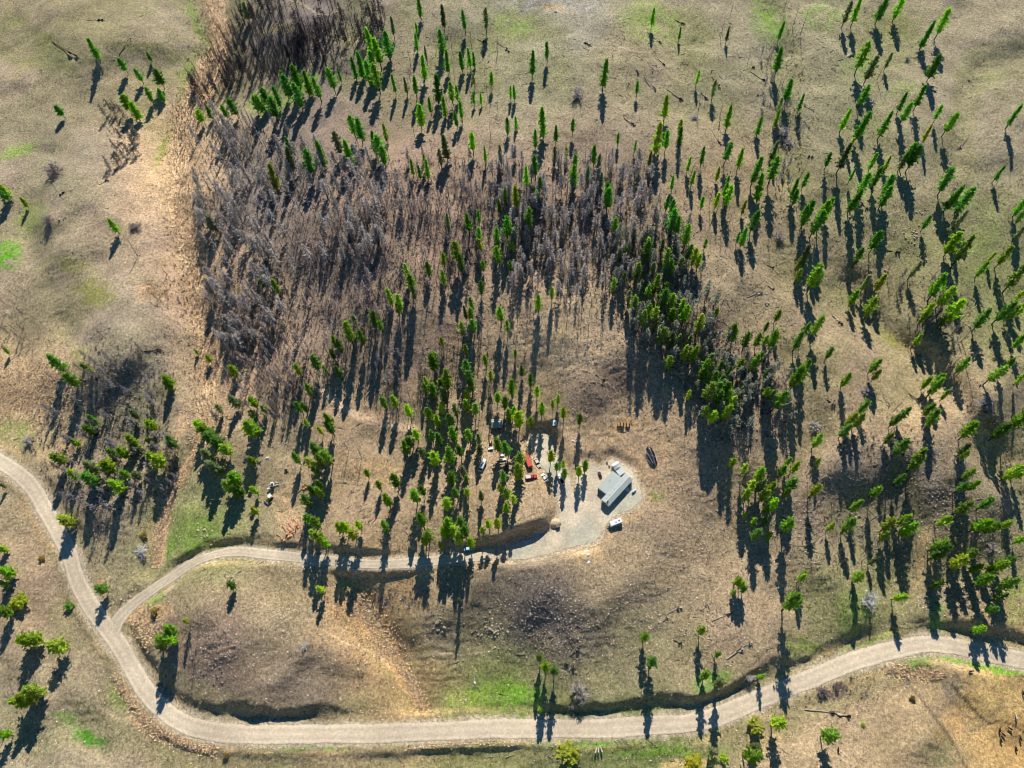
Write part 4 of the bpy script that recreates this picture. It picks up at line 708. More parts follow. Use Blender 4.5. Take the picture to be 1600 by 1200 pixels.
# leafing shrubs
def bush(seed, n=46):
    rng = np.random.default_rng(seed); P = []; D = []; S = []
    for k in range(n):
        a = rng.uniform(0, 6.28); t = rng.uniform(0.05, 1) ; r = 0.5 * math.sin(math.acos(min(1, abs(2 * t - 0.9)))) * rng.uniform(0.45, 1.08)
        d = np.array([math.cos(a), math.sin(a), 0.7])
        for s in (0.5, 0.8, 1.0): P.append([r * s * math.cos(a), r * s * math.sin(a), t * 0.85 + rng.uniform(-0.05, 0.05)]); D.append(d); S.append(0.13)
    return tri_cloud(np.array(P), np.array(D), np.array(S), rng, 6, 0.8)
BUSH_ME = [mesh_np("foliage", *bush(s), M_NEEDLE) for s in (1, 2, 3)]
STEM_ME = mesh_np("stems", *trunk(77, 0.03, 0.7, 14), M_BARK)
for q, (u, v, w, c, lab) in enumerate(SHRUBS):
    x, y, z = spot(u, v, 1.2); cw = w / float(px_per_m(x, y, z)); hh = max(1.2, 0.62 * cw)
    root = empty("leafy_shrub", (float(x), float(y), float(z) - 0.05), random.uniform(0, 6)); tag(root, lab, "shrub")
    b = link("foliage", BUSH_ME[q % 3], root, scale=(cw, cw, hh)); b.color = (*leafcol(c), 1)
    link("stems", STEM_ME, root, scale=(hh * 0.9, hh * 0.9, hh * 0.9))

# ------------------------------------------------------------------ dead and burnt trees
def dead(seed, nb, L, tw, droop):
    rng = np.random.default_rng(seed); V, Fq = trunk(seed + 9, 0.0095, 1.0, 0, 5)
    P = []; D = []; S = []; BV = []; BF = []
    for k in range(nb):
        t = 0.25 + 0.72 * (k + rng.uniform()) / nb; a = k * 2.4 + rng.uniform(-0.6, 0.6); R = L * (1.08 - t) ** 0.7 * rng.uniform(0.4, 1.2)
        d = np.array([math.cos(a), math.sin(a), droop + rng.uniform(-0.2, 0.3)]); p0 = np.array([0, 0, t]); p1 = p0 + d * R
        w = np.cross(d, [0, 0, 1]); w /= np.linalg.norm(w) + 1e-9
        o = len(BV); BV += [p0 + w * 0.0035, p0 - w * 0.0035, p0 + np.array([0, 0, 0.006]), p1]; BF += [(o, o + 1, o + 3), (o + 1, o + 2, o + 3), (o + 2, o, o + 3)]
        for s in np.linspace(0.35, 1.0, tw): P.append(p0 + d * R * s); D.append(d + np.array([0, 0, 0.1])); S.append(0.040 + 0.16 * R)
    if tw: TV, TF = tri_cloud(np.array(P), np.array(D), np.array(S), rng, 3, 0.30 if tw >= 5 else 0.2)
    else: TV = np.zeros((0, 3)); TF = np.zeros((0, 3), int)
    BV = np.array(BV); BFa = np.array(BF); soup = np.concatenate([BV[BFa.ravel()], TV])
    return (V, Fq), soup
DK = [dead(1, 38, 0.20, 5, 0.0), dead(2, 44, 0.22, 5, 0.05), dead(3, 30, 0.15, 4, -0.1), dead(4, 22, 0.13, 1, 0.1), dead(5, 20, 0.09, 1, 0.2), dead(6, 36, 0.20, 5, -0.05)]
DT_ME = [mesh_np("trunk", a[0], a[1], M_CHAR, True) for a, b in DK]
DB_ME = [mesh_np("branches", b, np.arange(len(b)).reshape(-1, 3), M_TWIG) for a, b in DK]
WOODS = [([(385, 0), (600, 0), (605, 60), (560, 95), (500, 115), (400, 135), (310, 170), (300, 130), (360, 60)], 480, (3, 3, 2, 2, 0, 3), 10, 16, (56, 52, 53), "in the burnt hollow at top left"),
 ([(312, 172), (400, 190), (520, 240), (600, 250), (640, 330), (600, 400), (480, 420), (420, 560), (345, 545), (322, 400), (302, 230)], 420, (0, 1, 5, 2, 3, 3, 4, 2), 12, 18, (138, 129, 121), "in the grey wood on the left"),
 ([(420, 400), (560, 330), (760, 300), (760, 420), (640, 480), (560, 560), (470, 640), (400, 660), (345, 560)], 380, (0, 2, 3, 3, 4, 4, 3), 9, 15, (130, 114, 104), "in the lower grey wood"),
 ([(770, 250), (1000, 250), (1040, 320), (1000, 420), (960, 472), (800, 456), (765, 350)], 300, (0, 1, 5, 2, 3, 4, 3), 11, 16, (138, 128, 120), "in the grey wood above the bare knob"),
 ([(960, 380), (1060, 330), (1100, 420), (1130, 520), (1230, 560), (1230, 680), (1120, 700), (1060, 600), (960, 500)], 150, (0, 1, 5, 2), 11, 17, (112, 112, 96), "in the wedge wood"),
 ([(80, 600), (150, 540), (215, 560), (265, 640), (285, 760), (160, 830), (90, 760)], 90, (0, 2, 3, 5), 8, 13, (112, 106, 104), "on the dark left knoll"),
 ([(160, 150), (215, 190), (225, 250), (170, 270)], 26, (0, 1, 3), 9, 13, (96, 94, 84), "above the upper reed strip"),
 ([(600, 250), (770, 250), (770, 320), (640, 330)], 60, (3, 4, 2, 0), 8, 13, (116, 106, 102), "between the two grey woods"),
 ([(560, 560), (760, 500), (780, 650), (650, 655)], 80, (2, 3, 4), 9, 14, (112, 102, 98), "left of the centre grove"),
 ([(1380, 420), (1500, 450), (1520, 620), (1440, 560)], 26, (0, 3, 4), 9, 14, (108, 100, 94), "beside the right ravine"),
 ([(1180, 60), (1250, 180), (1250, 300), (1200, 280)], 18, (0, 1, 3), 7, 11, (138, 130, 124), "along the right gully"),
 ([(360, 560), (480, 600), (430, 700), (330, 660)], 22, (0, 3, 4), 8, 13, (112, 104, 98), "above the dirt clearing"),
 ([(1100, 20), (1250, 20), (1200, 400), (1080, 420)], 22, (4, 4, 3), 9, 14, (92, 84, 80), "on the upper right slope"),
 ([(640, 60), (780, 60), (780, 300), (640, 300)], 36, (3, 4, 4), 8, 14, (92, 84, 80), "on the upper middle slope"),
 ([(780, 480), (960, 480), (960, 500), (780, 520)], 12, (4, 3), 10, 14, (92, 84, 80), "just above the bare knob"),
 ([(1240, 620), (1440, 620), (1500, 900), (1260, 900)], 26, (4, 3, 4), 7, 12, (92, 86, 82), "on the stony right slope"),
 ([(10, 440), (40, 440), (45, 540), (5, 540)], 8, (2, 3), 8, 11, (84, 78, 74), "at the left edge above the reed marsh")]
# lone snags: base of the stem in the photograph, height
SNAGS = [(215, 400, 15), (223, 550, 12), (165, 529, 10), (11, 479, 12), (133, 405, 9), (1250, 55, 16), (1244, 290, 15), (1370, 125, 14), (1090, 180, 16), (1122, 205, 12), (545, 705, 13), (565, 716, 12), (310, 975, 16), (1358, 815, 17), (1388, 810, 12),
 (285, 706, 12), (248, 470, 9), (262, 430, 9), (1312, 445, 14), (1071, 655, 13), (1157, 755, 12), (260, 450, 7), (90, 300, 9), (1497, 940, 9), (1420, 180, 13), (1075, 285, 16), (1115, 470, 11), (1125, 485, 10)]
dlist = []
for poly, n, kinds, h0, h1, colr, words_ in WOODS:
    P = np.array(poly, float); got = 0; tries = 0; pts_ = []
    while got < n and tries < 60:
        tries += 1
        q = RNG.uniform(P.min(0), P.max(0), (400, 2)); q = q[inside(q[:, 0], q[:, 1], P)]
        # thin out in irregular clearings
        q = q[vnoise(q[:, 0], q[:, 1], 33) + 0.6 * vnoise(q[:, 0] + 40, q[:, 1], 13) > RNG.uniform(-0.55, 0.25, len(q))][: n - got]
        pts_ += q.tolist(); got = len(pts_)
    for (u, v) in pts_: dlist.append((u, v, RNG.uniform(h0, h1), int(RNG.choice(kinds)), colr, words_))
for (u, v, h) in SNAGS: dlist.append((u, v, h, random.choice([4, 3, 4]), (88, 80, 76), None))
du_ = np.array([d[0] for d in dlist]); dv_ = np.array([d[1] for d in dlist]); dx_, dy2, dz_ = spot(du_, dv_, 0.0)
dvis = np.array([d[2] * (1.0 + 0.5 * (d[3] in (0, 1, 5)) + (100 if d[5] is None else 0)) for d in dlist]) * px_per_m(dx_, dy2, dz_)
# keep off the roads and yard
keep = ~(np.min(np.stack([seg_dist(dx_, dy2, MAIN_W)[0] - 6, seg_dist(dx_, dy2, DRIVE_W)[0] - 4]), 0) < 0) & ~inside(dx_, dy2, YARD_W)
dorder = [int(i) for i in np.argsort(-dvis) if keep[i]]
dsing = dorder[:300]
DLOOK = {0: "grey feathery dead conifer", 1: "wide grey dead conifer", 2: "thin grey dead conifer", 3: "dark bare snag", 4: "bare burnt pole", 5: "drooping grey dead conifer"}
dwords = place_words([du_[i] for i in dsing], [dv_[i] for i in dsing], "snag", [DLOOK[dlist[i][3]] for i in dsing])
TW_GAIN = 1.7
for i, wd in zip(dsing, dwords):
    u, v, h, k, colr, _ = dlist[i]
    root = empty("dead_tree", (dx_[i], dy2[i], dz_[i] - 0.1), random.uniform(0, 6.28)); root.rotation_euler = (random.gauss(0, 0.045), random.gauss(0, 0.045), random.uniform(0, 6.28))
    tag(root, wd, "dead tree", "dead and burnt standing trees")
    link("trunk", DT_ME[k], root, scale=(h, h, h)); b = link("branches", DB_ME[k], root, scale=(h, h, h)); b.color = (*(lin(colr) * random.uniform(0.75, 1.3) * TW_GAIN), 1)
items = []
CHARC = lin((52, 47, 46))
for i in dorder[300:]:
    u, v, h, k, colr, _ = dlist[i]; rot = random.uniform(0, 6.28)
    items.append((dx_[i], dy2[i], dz_[i] - 0.1, h, 1.0, rot, thin(DK[k][1], 0.6, 1.25), lin(colr) * random.uniform(0.75, 1.3) * TW_GAIN))
    items.append((dx_[i], dy2[i], dz_[i] - 0.1, h, 1.0, rot, quads_to_soup(*DK[k][0]), CHARC * random.uniform(0.8, 1.6)))
mass("burnt_wood", items, M_TWIG_S, M_CHAR, "dense mass of grey dead trees behind the nearer ones", "dead trees")

# grey undergrowth in the dead woods and along the creek
def d_brush(u, v):
    p = 0 * u
    for poly, n, *_ in WOODS[:8]: p = np.maximum(p, inside(u, v, np.array(poly, float)) * 0.75)
    for a, b, c_, d_ in [(310, 420, 30, 140), (200, 590, 60, 50), (850, 960, 1, 1), (1230, 200, 20, 90), (1460, 500, 40, 50), (90, 650, 40, 60), (1000, 430, 60, 80), (1390, 700, 40, 25), (1540, 640, 30, 25), (330, 100, 30, 70), (1560, 1060, 1, 1), (1300, 1075, 50, 12), (620, 940, 50, 16)]: p = np.maximum(p, 0.8 * np.exp(-((u - a) / c_) ** 2 - ((v - b) / d_) ** 2))
    return np.clip(p * (0.25 + 1.6 * (vnoise(u, v, 19) + 0.5)), 0, 1)
# ------------------------------------------------------------------ fallen logs (both ends in photograph pixels; p pale, d charred)
LOGS = [(980, 92, 1000, 119, 'p'), (1007, 120, 1027, 145, 'p'), (896, 61, 925, 73, 'd'), (1042, 140, 1067, 159, 'd'), (1095, 145, 1106, 158, 'd'), (1172, 112, 1197, 129, 'd'), (1160, 111, 1180, 106, 'd'), (1175, 75, 1200, 76, 'd'), (972, 50, 976, 62, 'p'), (979, 116, 982, 135, 'p'),
 (1112, 120, 1127, 140, 'd'), (1177, 159, 1186, 146, 'p'), (932, 175, 932, 188, 'p'), (975, 185, 994, 199, 'd'), (956, 81, 957, 90, 'p'), (1012, 97, 1021, 112, 'p'), (1030, 95, 1039, 103, 'd'), (1114, 100, 1111, 114, 'p'), (1115, 210, 1127, 230, 'd'), (1055, 32, 1070, 39, 'd'), (1022, 60, 1034, 70, 'd'),
 (1515, 212, 1495, 236, 'p'), (1367, 144, 1361, 167, 'p'), (1308, 95, 1336, 86, 'p'), (1250, 242, 1271, 247, 'd'), (1497, 280, 1490, 297, 'p'), (218, 400, 267, 361, 'd'), (80, 317, 102, 300, 'd'), (80, 357, 102, 340, 'd'), (225, 549, 255, 547, 'd'),
 (1345, 315, 1355, 329, 'd'), (1386, 392, 1407, 396, 'd'), (1300, 494, 1317, 509, 'd'), (1200, 415, 1209, 420, 'd'), (1200, 447, 1209, 454, 'd'), (1435, 417, 1447, 405, 'p'), (931, 586, 945, 597, 'd'), (1167, 465, 1190, 456, 'p'), (1187, 487, 1200, 472, 'p'),
 (1112, 970, 1149, 956, 'p'), (1042, 960, 1065, 947, 'p'), (1137, 1030, 1160, 1012, 'p'), (1095, 954, 1107, 945, 'p'), (1035, 972, 1044, 967, 'd'), (1052, 1001, 1066, 1007, 'd'), (854, 1017, 900, 1047, 'd'), (1160, 1012, 1175, 1002, 'p'), (890, 1027, 907, 1012, 'd'),
 (1257, 1109, 1315, 1115, 'p'), (1300, 1114, 1330, 1122, 'd'), (1414, 1055, 1420, 1065, 'p'), (440, 721, 449, 742, 'd'), (1380, 620, 1390, 635, 'p'), (1420, 615, 1440, 630, 'd'), (1520, 612, 1535, 600, 'p'), (1292, 625, 1305, 635, 'd'), (136, 32, 164, 32, 'd'), (155, 289, 171, 281, 'd'), (186, 86, 205, 60, 'd'), (80, 65, 125, 92, 'd'),
 (777, 67, 797, 80, 'p'), (745, 62, 760, 67, 'd'), (760, 107, 764, 95, 'p'), (545, 775, 552, 765, 'p'), (1162, 697, 1174, 698, 'd'), (813, 690, 823, 680, 'd')]
def log_mesh(seed, mat):
    rng = np.random.default_rng(seed); b = MB(); n = 7; rings = []
    for k in range(6):
        t = k / 5; r = (0.5 - 0.28 * t) * (1 + 0.12 * rng.normal()); oy = 0.25 * rng.normal(); oz = 0.15 * rng.normal()
        rings.append([(t - 0.5, oy + r * math.cos(6.283 * i / n), oz + r * math.sin(6.283 * i / n)) for i in range(n)])
    b.loft(rings)
    for k in range(4):
        t = rng.uniform(0.1, 0.45); a = rng.uniform(0, 3.14); b.tube((t, 0, 0), (t + 0.04, 2.6 * math.cos(a), 2.6 * math.sin(a)), 0.12, 0.04, 4)
    return b.mesh("log", mat, True)
LOGME = {('p', s): log_mesh(s, M_LOGPALE) for s in range(3)}; LOGME.update({('d', s): log_mesh(s + 5, M_LOGDARK) for s in range(3)}); LOGME.update({('c', s): log_mesh(s + 9, M_LOGCUT) for s in range(2)})
def lay_log(name, u0, v0, u1, v1, c, rad, label, group, cat="log", lift=0.0):
    x0, y0, z0 = [float(q) for q in spot(u0, v0)]; x1, y1, z1 = [float(q) for q in spot(u1, v1)]
    L = math.dist((x0, y0, z0), (x1, y1, z1)); me = LOGME[(c, random.randrange(3 if c != 'c' else 2))]
    o = link(name, me, None, ((x0 + x1) / 2, (y0 + y1) / 2, (z0 + z1) / 2 + rad * 0.45 + lift), (0, -math.atan2(z1 - z0, math.hypot(x1 - x0, y1 - y0)), math.atan2(y1 - y0, x1 - x0)), (L, rad * 2, rad * 2))
    o.rotation_mode = 'XYZ'; tag(o, label, cat, group); return o
lw = place_words([(l[0] + l[2]) / 2 for l in LOGS], [(l[1] + l[3]) / 2 for l in LOGS], "log", ["%s fallen log lying" % ("pale weathered" if l[4] == 'p' else "dark charred") for l in LOGS])
for l, wd in zip(LOGS, lw): lay_log("fallen_log", *l[:4], l[4], 0.26 if l[4] == 'p' else 0.24, wd, "fallen logs on the slopes")
# sawn logs by the dirt clearing
for k, l in enumerate([(458, 811, 469, 823), (453, 820, 464, 834), (449, 824, 461, 841), (441, 822, 454, 838), (451, 817, 460, 832), (463, 771, 478, 759), (432, 835, 446, 843), (467, 768, 481, 757)]):
    lay_log("sawn_log", *l, 'c', 0.34, ["orange brown sawn log, uppermost of the pile below the dirt clearing", "sawn log second from top in the pile below the dirt clearing", "sawn log in the middle of the pile below the dirt clearing", "sawn log furthest left in the pile below the dirt clearing", "sawn log lying across the middle of the clearing's pile", "long pale sawn pole right of the dirt clearing", "lone sawn log at the lower left end of the pile", "second sawn pole beside the long pole by the clearing"][k], "sawn logs by the clearing")

# ------------------------------------------------------------------ boulders one can tell apart
def rock(seed):
    rng = np.random.default_rng(seed); b = MB(); b.dome((0, 0, -0.25), 0.5, 0.42, 0.62, 7, 3)
    b.v = [(x * (1 + 0.22 * rng.normal()), y * (1 + 0.22 * rng.normal()), z * (1 + 0.15 * rng.normal())) for x, y, z in b.v]; return b.mesh("boulder", M_STONE)
ROCKS = [rock(s) for s in range(5)]
RC = [(1424, 367, 13, 18, 22, "pale boulder strewn on the upper right slope among pines"), (1436, 333, 12, 8, 6, "pale boulder above the strewn boulders, upper right slope"), (1386, 425, 8, 10, 5, "pale boulder near the right ravine head"), (442, 965, 16, 16, 14, "pale boulder in the cluster left of the tan gully"), (688, 975, 8, 14, 9, "pale boulder in the small cluster below the driveway"), (770, 985, 16, 18, 14, "pale boulder in the cluster right of the terraced slope"),
      (318, 830, 14, 20, 10, "pale boulder on the green patch beside the driveway"), (568, 1040, 22, 14, 5, "pale boulder on the dark slope above the main road"), (1402, 165, 12, 8, 6, "pale boulder between the upper right grove's pines"), (1515, 135, 6, 26, 8, "pale stone along the upper right pasture gully")]
for u, v, a, b_, n, lab in RC:
    for k, (pu, pv) in enumerate(sorted((u + RNG.normal(0, a * 0.5), v + RNG.normal(0, b_ * 0.5)) for _ in range(n))):
        x, y, z = [float(q) for q in spot(pu, pv)]; s = RNG.uniform(0.9, 1.9)
        o = link("boulder", ROCKS[RNG.integers(5)], None, (x, y, z + 0.05), (0, 0, RNG.uniform(0, 6)), (s, s, s * RNG.uniform(0.6, 0.9))); tag(o, lab + ", %s from left" % ORD[k], "boulder", lab.replace("pale boulder", "boulders").replace("pale stone", "stones"))
for u, v, s, lab in [(869, 18, 4.2, "large white rock on the pasture at the top edge"), (577, 955, 2.4, "lone white stone above the tan gully"), (917, 862, 2.6, "upper white stone heap below the turning circle"), (918, 868, 2.2, "middle white stone heap below the turning circle"), (919, 880, 2.6, "lower white stone heap below the turning circle"), (417, 716, 2.2, "pale stone left of the dirt clearing"), (895, 689, 2.0, "white stone beside the track near the privy"), (742, 1067, 1.8, "pale stone by the small green meadow's sand patch")]:
    x, y, z = [float(q) for q in spot(u, v)]; b = MB(); 
    me = ROCKS[0].copy(); me.materials.clear(); me.materials.append(bpy.data.materials.get("white_rock") or plain("white_rock", (236, 230, 220), 0.8, 0, 0.1))
    tag(link("white_stone", me, None, (x, y, z), (0, 0, RNG.uniform(0, 6)), (s, s * 0.8, s * 0.55)), lab, "stone")

# ------------------------------------------------------------------ bare shrubs
def bare_shrub(seed):
    rng = np.random.default_rng(seed); P = []; D = []; S = []; b = MB()
    for k in range(34):
        a = rng.uniform(0, 6.283); e = rng.uniform(0.15, 1.4); d = np.array([math.cos(a) * math.cos(e), math.sin(a) * math.cos(e), math.sin(e)]); L = rng.uniform(0.3, 0.55)
        p = Vector((0, 0, 0)); b.tube((0, 0, 0), tuple(d * L), 0.012, 0.004, 3)
        for s in (0.6, 0.8, 1.0):
            P.append(d * L * s); D.append(d); S.append(0.16)
    V, T = tri_cloud(np.array(P), np.array(D), np.array(S), rng, 4, 0.14); 
    return b, V, T
BS = [bare_shrub(s) for s in range(3)]
BS_ST = [b.mesh("branches", M_LOGPALE) for b, _, _ in BS]; BS_TW = [mesh_np("twigs", V, T, M_TWIG) for _, V, T in BS]
for q, (u, v, w, colr, lab) in enumerate([(1355, 938, 40, (196, 190, 180), "wide white bare shrub on the lower right slope"), (1172, 1057, 20, (190, 178, 170), "pale bare shrub at the verge of the right road climb"), (904, 1080, 38, (172, 160, 150), "sprawling pale bare shrub beside the small meadow"), (223, 862, 26, (214, 210, 208), "white blossoming bare shrub above the driveway fork"), (474, 1010, 14, (206, 202, 196), "white bare shrub on the sandy lower slope"), (1285, 1081, 26, (134, 116, 114), "purple grey bare shrub below the right road"),
      (1307, 1070, 16, (134, 116, 114), "smaller purple grey bare shrub below the right road"), (893, 1103, 12, (150, 138, 132), "small bare shrub at the road edge with a dark shadow"), (1272, 665, 22, (196, 188, 180), "white twiggy shrub on the right bank"), (1355, 612, 26, (170, 160, 156), "grey twiggy shrub on the right slope foot"), (1540, 630, 28, (160, 152, 152), "grey twiggy shrub by the pale right strip"), (1455, 710, 24, (150, 142, 138), "grey twiggy shrub at the dark fold's end"),
      (902, 150, 30, (178, 166, 158), "pale twiggy shrub on the upper open slope"), (1084, 183, 16, (196, 190, 184), "white twiggy shrub under a tall snag, upper right"), (1218, 370, 26, (176, 162, 150), "tangle of pale branches on the right slope"), (1418, 92, 12, (168, 164, 160), "lone grey shrub in the upper right grove"), (1550, 855, 20, (178, 166, 156), "pale twiggy shrub on the terraced right slope"), (85, 270, 40, (150, 138, 130), "wide grey shrub at left below the corner"), (45, 690, 26, (176, 164, 158), "grey lilac shrub near the left road end"), (212, 355, 24, (136, 126, 120), "grey shrub on the left knoll tops"), (75, 345, 24, (142, 132, 126), "grey shrub beside the bright green left patch"), (1222, 210, 30, (176, 168, 164), "grey brush tangle along the right gully"), (1230, 225, 24, (180, 172, 166), "lower grey brush tangle along the right gully")]):
    x, y, z = [float(t) for t in spot(u, v, 0.8)]; cw = w / float(px_per_m(x, y, z)); root = empty("bare_shrub", (x, y, z), random.uniform(0, 6)); tag(root, lab, "shrub")
    k = q % 3; link("branches", BS_ST[k], root, scale=(cw, cw, cw * 0.8)); t = link("twigs", BS_TW[k], root, scale=(cw, cw, cw * 0.8)); t.color = (*lin(colr), 1)

# ------------------------------------------------------------------ loose litter on the ground: stones, sticks, tussocks (too many and too small to tell apart)
PAN = np.array([(1400, 1075), (1478, 1058), (1520, 1050), (1640, 1075), (1640, 1240), (1380, 1240), (1340, 1130)], float)
def scatter(n, dens):
    out = []
    while sum(len(o) for o in out) < n:
        u = RNG.uniform(-30, 1630, 30000); v = RNG.uniform(-30, 1230, 30000); p = dens(u, v); k = RNG.uniform(0, 1, len(u)) < p; out.append(np.stack([u[k], v[k]], -1))
    q = np.concatenate(out)[:n]; x, y, z = spot(q[:, 0], q[:, 1])
    off_ = np.minimum(seg_dist(x, y, MAIN_W)[0] - 5.4, seg_dist(x, y, DRIVE_W)[0] - 3.6); ok = (off_ > 0) & ~inside(x, y, YARD_W) & ~inside(q[:, 0], q[:, 1], PAN)
    return q[ok], x[ok], y[ok], z[ok]
def soup_obj(name, base_V, x, y, z, sx, sz, rot, cols, mat, label, cat, tilt=None):
    n = len(x); c = np.cos(rot)[:, None]; s = np.sin(rot)[:, None]; B = base_V[None]
    bx = B[..., 0] * sx[:, None]; by = B[..., 1] * sx[:, None]; bz = B[..., 2] * sz[:, None]
    V = np.stack([bx * c - by * s + x[:, None], bx * s + by * c + y[:, None], bz + z[:, None]], -1).reshape(-1, 3)
    me = mesh_np(name, V, np.arange(len(V)).reshape(-1, 3), mat)
    C4 = np.concatenate([np.repeat(cols, len(base_V), 0), np.ones((len(V), 1))], 1); a = me.color_attributes.new("leaf", 'FLOAT_COLOR', 'POINT'); a.data.foreach_set("color", C4.astype(np.float32).ravel())
    return tag(link(name, me), label, cat, kind="stuff")
stony = [(950, 560, 90, 90), (1140, 430, 60, 130), (1050, 260, 120, 100), (870, 970, 90, 70), (1010, 960, 120, 70), (1330, 800, 90, 90), (1480, 820, 110, 110), (640, 320, 120, 60), (780, 560, 60, 180), (520, 470, 60, 60), (1250, 420, 80, 120), (1090, 820, 130, 100), (330, 1000, 60, 60), (700, 600, 80, 60), (1220, 60, 40, 200)]
def d_stone(u, v):
    p = 0.10 + 0 * u
    for a, b, c, d in stony: p = np.maximum(p, 0.95 * np.exp(-((u - a) / c) ** 2 - ((v - b) / d) ** 2))
    return np.clip(p * (0.35 + 1.6 * (vnoise(u, v, 17) + 0.5)), 0, 1)
oct_ = np.array([[1, 0, 0], [0, 1, 0], [-1, 0, 0], [0, -1, 0]], float) * 0.5; top_ = np.array([0.08, 0.05, 0.5])
rockV = np.concatenate([np.stack([oct_[i], oct_[(i + 1) % 4], top_]) for i in range(4)])
q, x, y, z = scatter(52000, d_stone); n = len(x); s = RNG.uniform(0.35, 1.15, n) * RNG.uniform(0.6, 1.1, n)
cols = lin((182, 164, 142)) * RNG.uniform(0.3, 1.7, (n, 1))
soup_obj("loose_stones", rockV, x, y, z - 0.05, s, s * RNG.uniform(0.6, 1.1, n), RNG.uniform(0, 6.3, n), cols, M_TWIG_S, "loose stones strewn over the open slopes", "stones")
# sticks and branch litter
def d_stick(u, v):
    p = 0.04 + 0 * u
    for a, b, c, d in [(560, 380, 200, 130), (880, 380, 120, 90), (1000, 110, 150, 80), (1250, 130, 60, 130), (1110, 560, 80, 120), (1170, 480, 50, 60), (690, 150, 110, 130), (470, 80, 110, 70), (850, 960, 70, 50), (1300, 830, 60, 60), (1470, 540, 50, 60), (590, 800, 40, 30), (170, 640, 80, 90)]: p = np.maximum(p, np.exp(-((u - a) / c) ** 2 - ((v - b) / d) ** 2))
    return np.clip(p * (0.3 + 1.5 * (vnoise(u, v, 23) + 0.5)), 0, 1)
stV = np.array([[-0.5, -0.03, 0], [0.5, 0, 0.01], [-0.5, 0.03, 0.0], [-0.5, -0.03, 0], [-0.5, 0, 0.06], [0.5, 0, 0.01], [-0.5, 0, 0.06], [-0.5, 0.03, 0], [0.5, 0, 0.01]])
q, x, y, z = scatter(5500, d_stick); n = len(x); L = RNG.uniform(1.2, 5.0, n)
cols = np.where(RNG.uniform(0, 1, (n, 1)) < 0.68, lin((176, 164, 150)), lin((78, 68, 62))) * RNG.uniform(0.6, 1.25, (n, 1))
soup_obj("branch_litter", stV, x, y, z + 0.12, L, L * 0.7 + 0.8, RNG.uniform(0, 6.3, n), cols, M_TWIG_S, "scattered branches and sticks lying on the slopes", "branches")
# tussocks of dry grass and reeds
def d_reed(u, v):
    P = [seg_dist(u, v, np.array(l))[0] / w for l, w in (([(330, 20), (345, 70), (320, 130), (295, 180), (285, 260), (285, 340), (310, 430), (330, 520), (335, 600), (325, 680)], 26), ([(320, 690), (262, 780), (245, 880)], 9), ([(0, 610), (70, 600)], 46), ([(555, 945), (580, 970), (606, 1015)], 20), ([(606, 1015), (640, 1060), (664, 1110)], 9), ([(195, 1070), (240, 1140), (330, 1168)], 13), ([(215, 950), (235, 990)], 18), ([(640, 1165), (700, 1160), (800, 1155)], 5), ([(235, 455), (250, 460)], 14), ([(1390, 1045), (1470, 1060)], 9))]
    return np.clip(np.exp(-np.min(P, 0) ** 2 * 1.3), 0, 1)
ang = np.arange(7) * 2.399; tuV = np.concatenate([[[0.16 * math.cos(a + 1.6), 0.16 * math.sin(a + 1.6), 0], [0.16 * math.cos(a - 1.6), 0.16 * math.sin(a - 1.6), 0], [0.55 * math.cos(a), 0.55 * math.sin(a), 0.75]] for a in ang])
q, x, y, z = scatter(30000, d_reed); n = len(x); s = RNG.uniform(0.45, 1.15, n)
cols = np.where(RNG.uniform(0, 1, (n, 1)) < 0.72, lin((226, 194, 150)), lin((160, 132, 112))) * RNG.uniform(0.8, 1.4, (n, 1))
soup_obj("reed_tussocks", tuV, x, y, z - 0.05, s, s * RNG.uniform(0.5, 0.9, n), RNG.uniform(0, 6.3, n), cols, M_TWIG_S, "dry straw coloured reeds filling the creek bottoms", "reeds")
def d_grass(u, v): return np.clip(0.2 + 0.9 * vnoise(u, v, 41) + 0.5 * vnoise(u, v, 13), 0, 0.8) * (1 - 0.8 * d_reed(u, v))
q, x, y, z = scatter(36000, d_grass); n = len(x); s = RNG.uniform(0.4, 0.95, n)
cc = np.stack([bil(csum[..., k], q[:, 0], q[:, 1]) for k in range(3)], -1) * RNG.uniform(0.45, 1.35, (n, 1))
soup_obj("grass_tussocks", tuV[:15], x, y, z - 0.04, s, s * RNG.uniform(0.4, 0.8, n), RNG.uniform(0, 6.3, n), cc, M_TWIG_S, "low dry grass tussocks dotting the whole hillside", "grass")

tw = []
for k in range(11):
    a = k * 2.399; e = 0.5 + 0.6 * ((k * 7) % 5) / 5; tw.append([[0.05 * math.cos(a + 1.6), 0.05 * math.sin(a + 1.6), 0], [0.05 * math.cos(a - 1.6), 0.05 * math.sin(a - 1.6), 0], [0.8 * math.cos(a) * math.cos(e), 0.8 * math.sin(a) * math.cos(e), 1.0 * math.sin(e)]])
q, x, y, z = scatter(11000, d_brush); n = len(x); s = RNG.uniform(0.8, 2.3, n)
cols = np.where(RNG.uniform(0, 1, (n, 1)) < 0.6, lin((150, 138, 134)), lin((96, 84, 82))) * RNG.uniform(0.7, 1.4, (n, 1))
soup_obj("grey_brush", np.array(tw).reshape(-1, 3), x, y, z - 0.05, s, s * RNG.uniform(0.7, 1.2, n), RNG.uniform(0, 6.3, n), cols, M_TWIG_S, "low grey brush under the dead trees and along the creek", "brush")
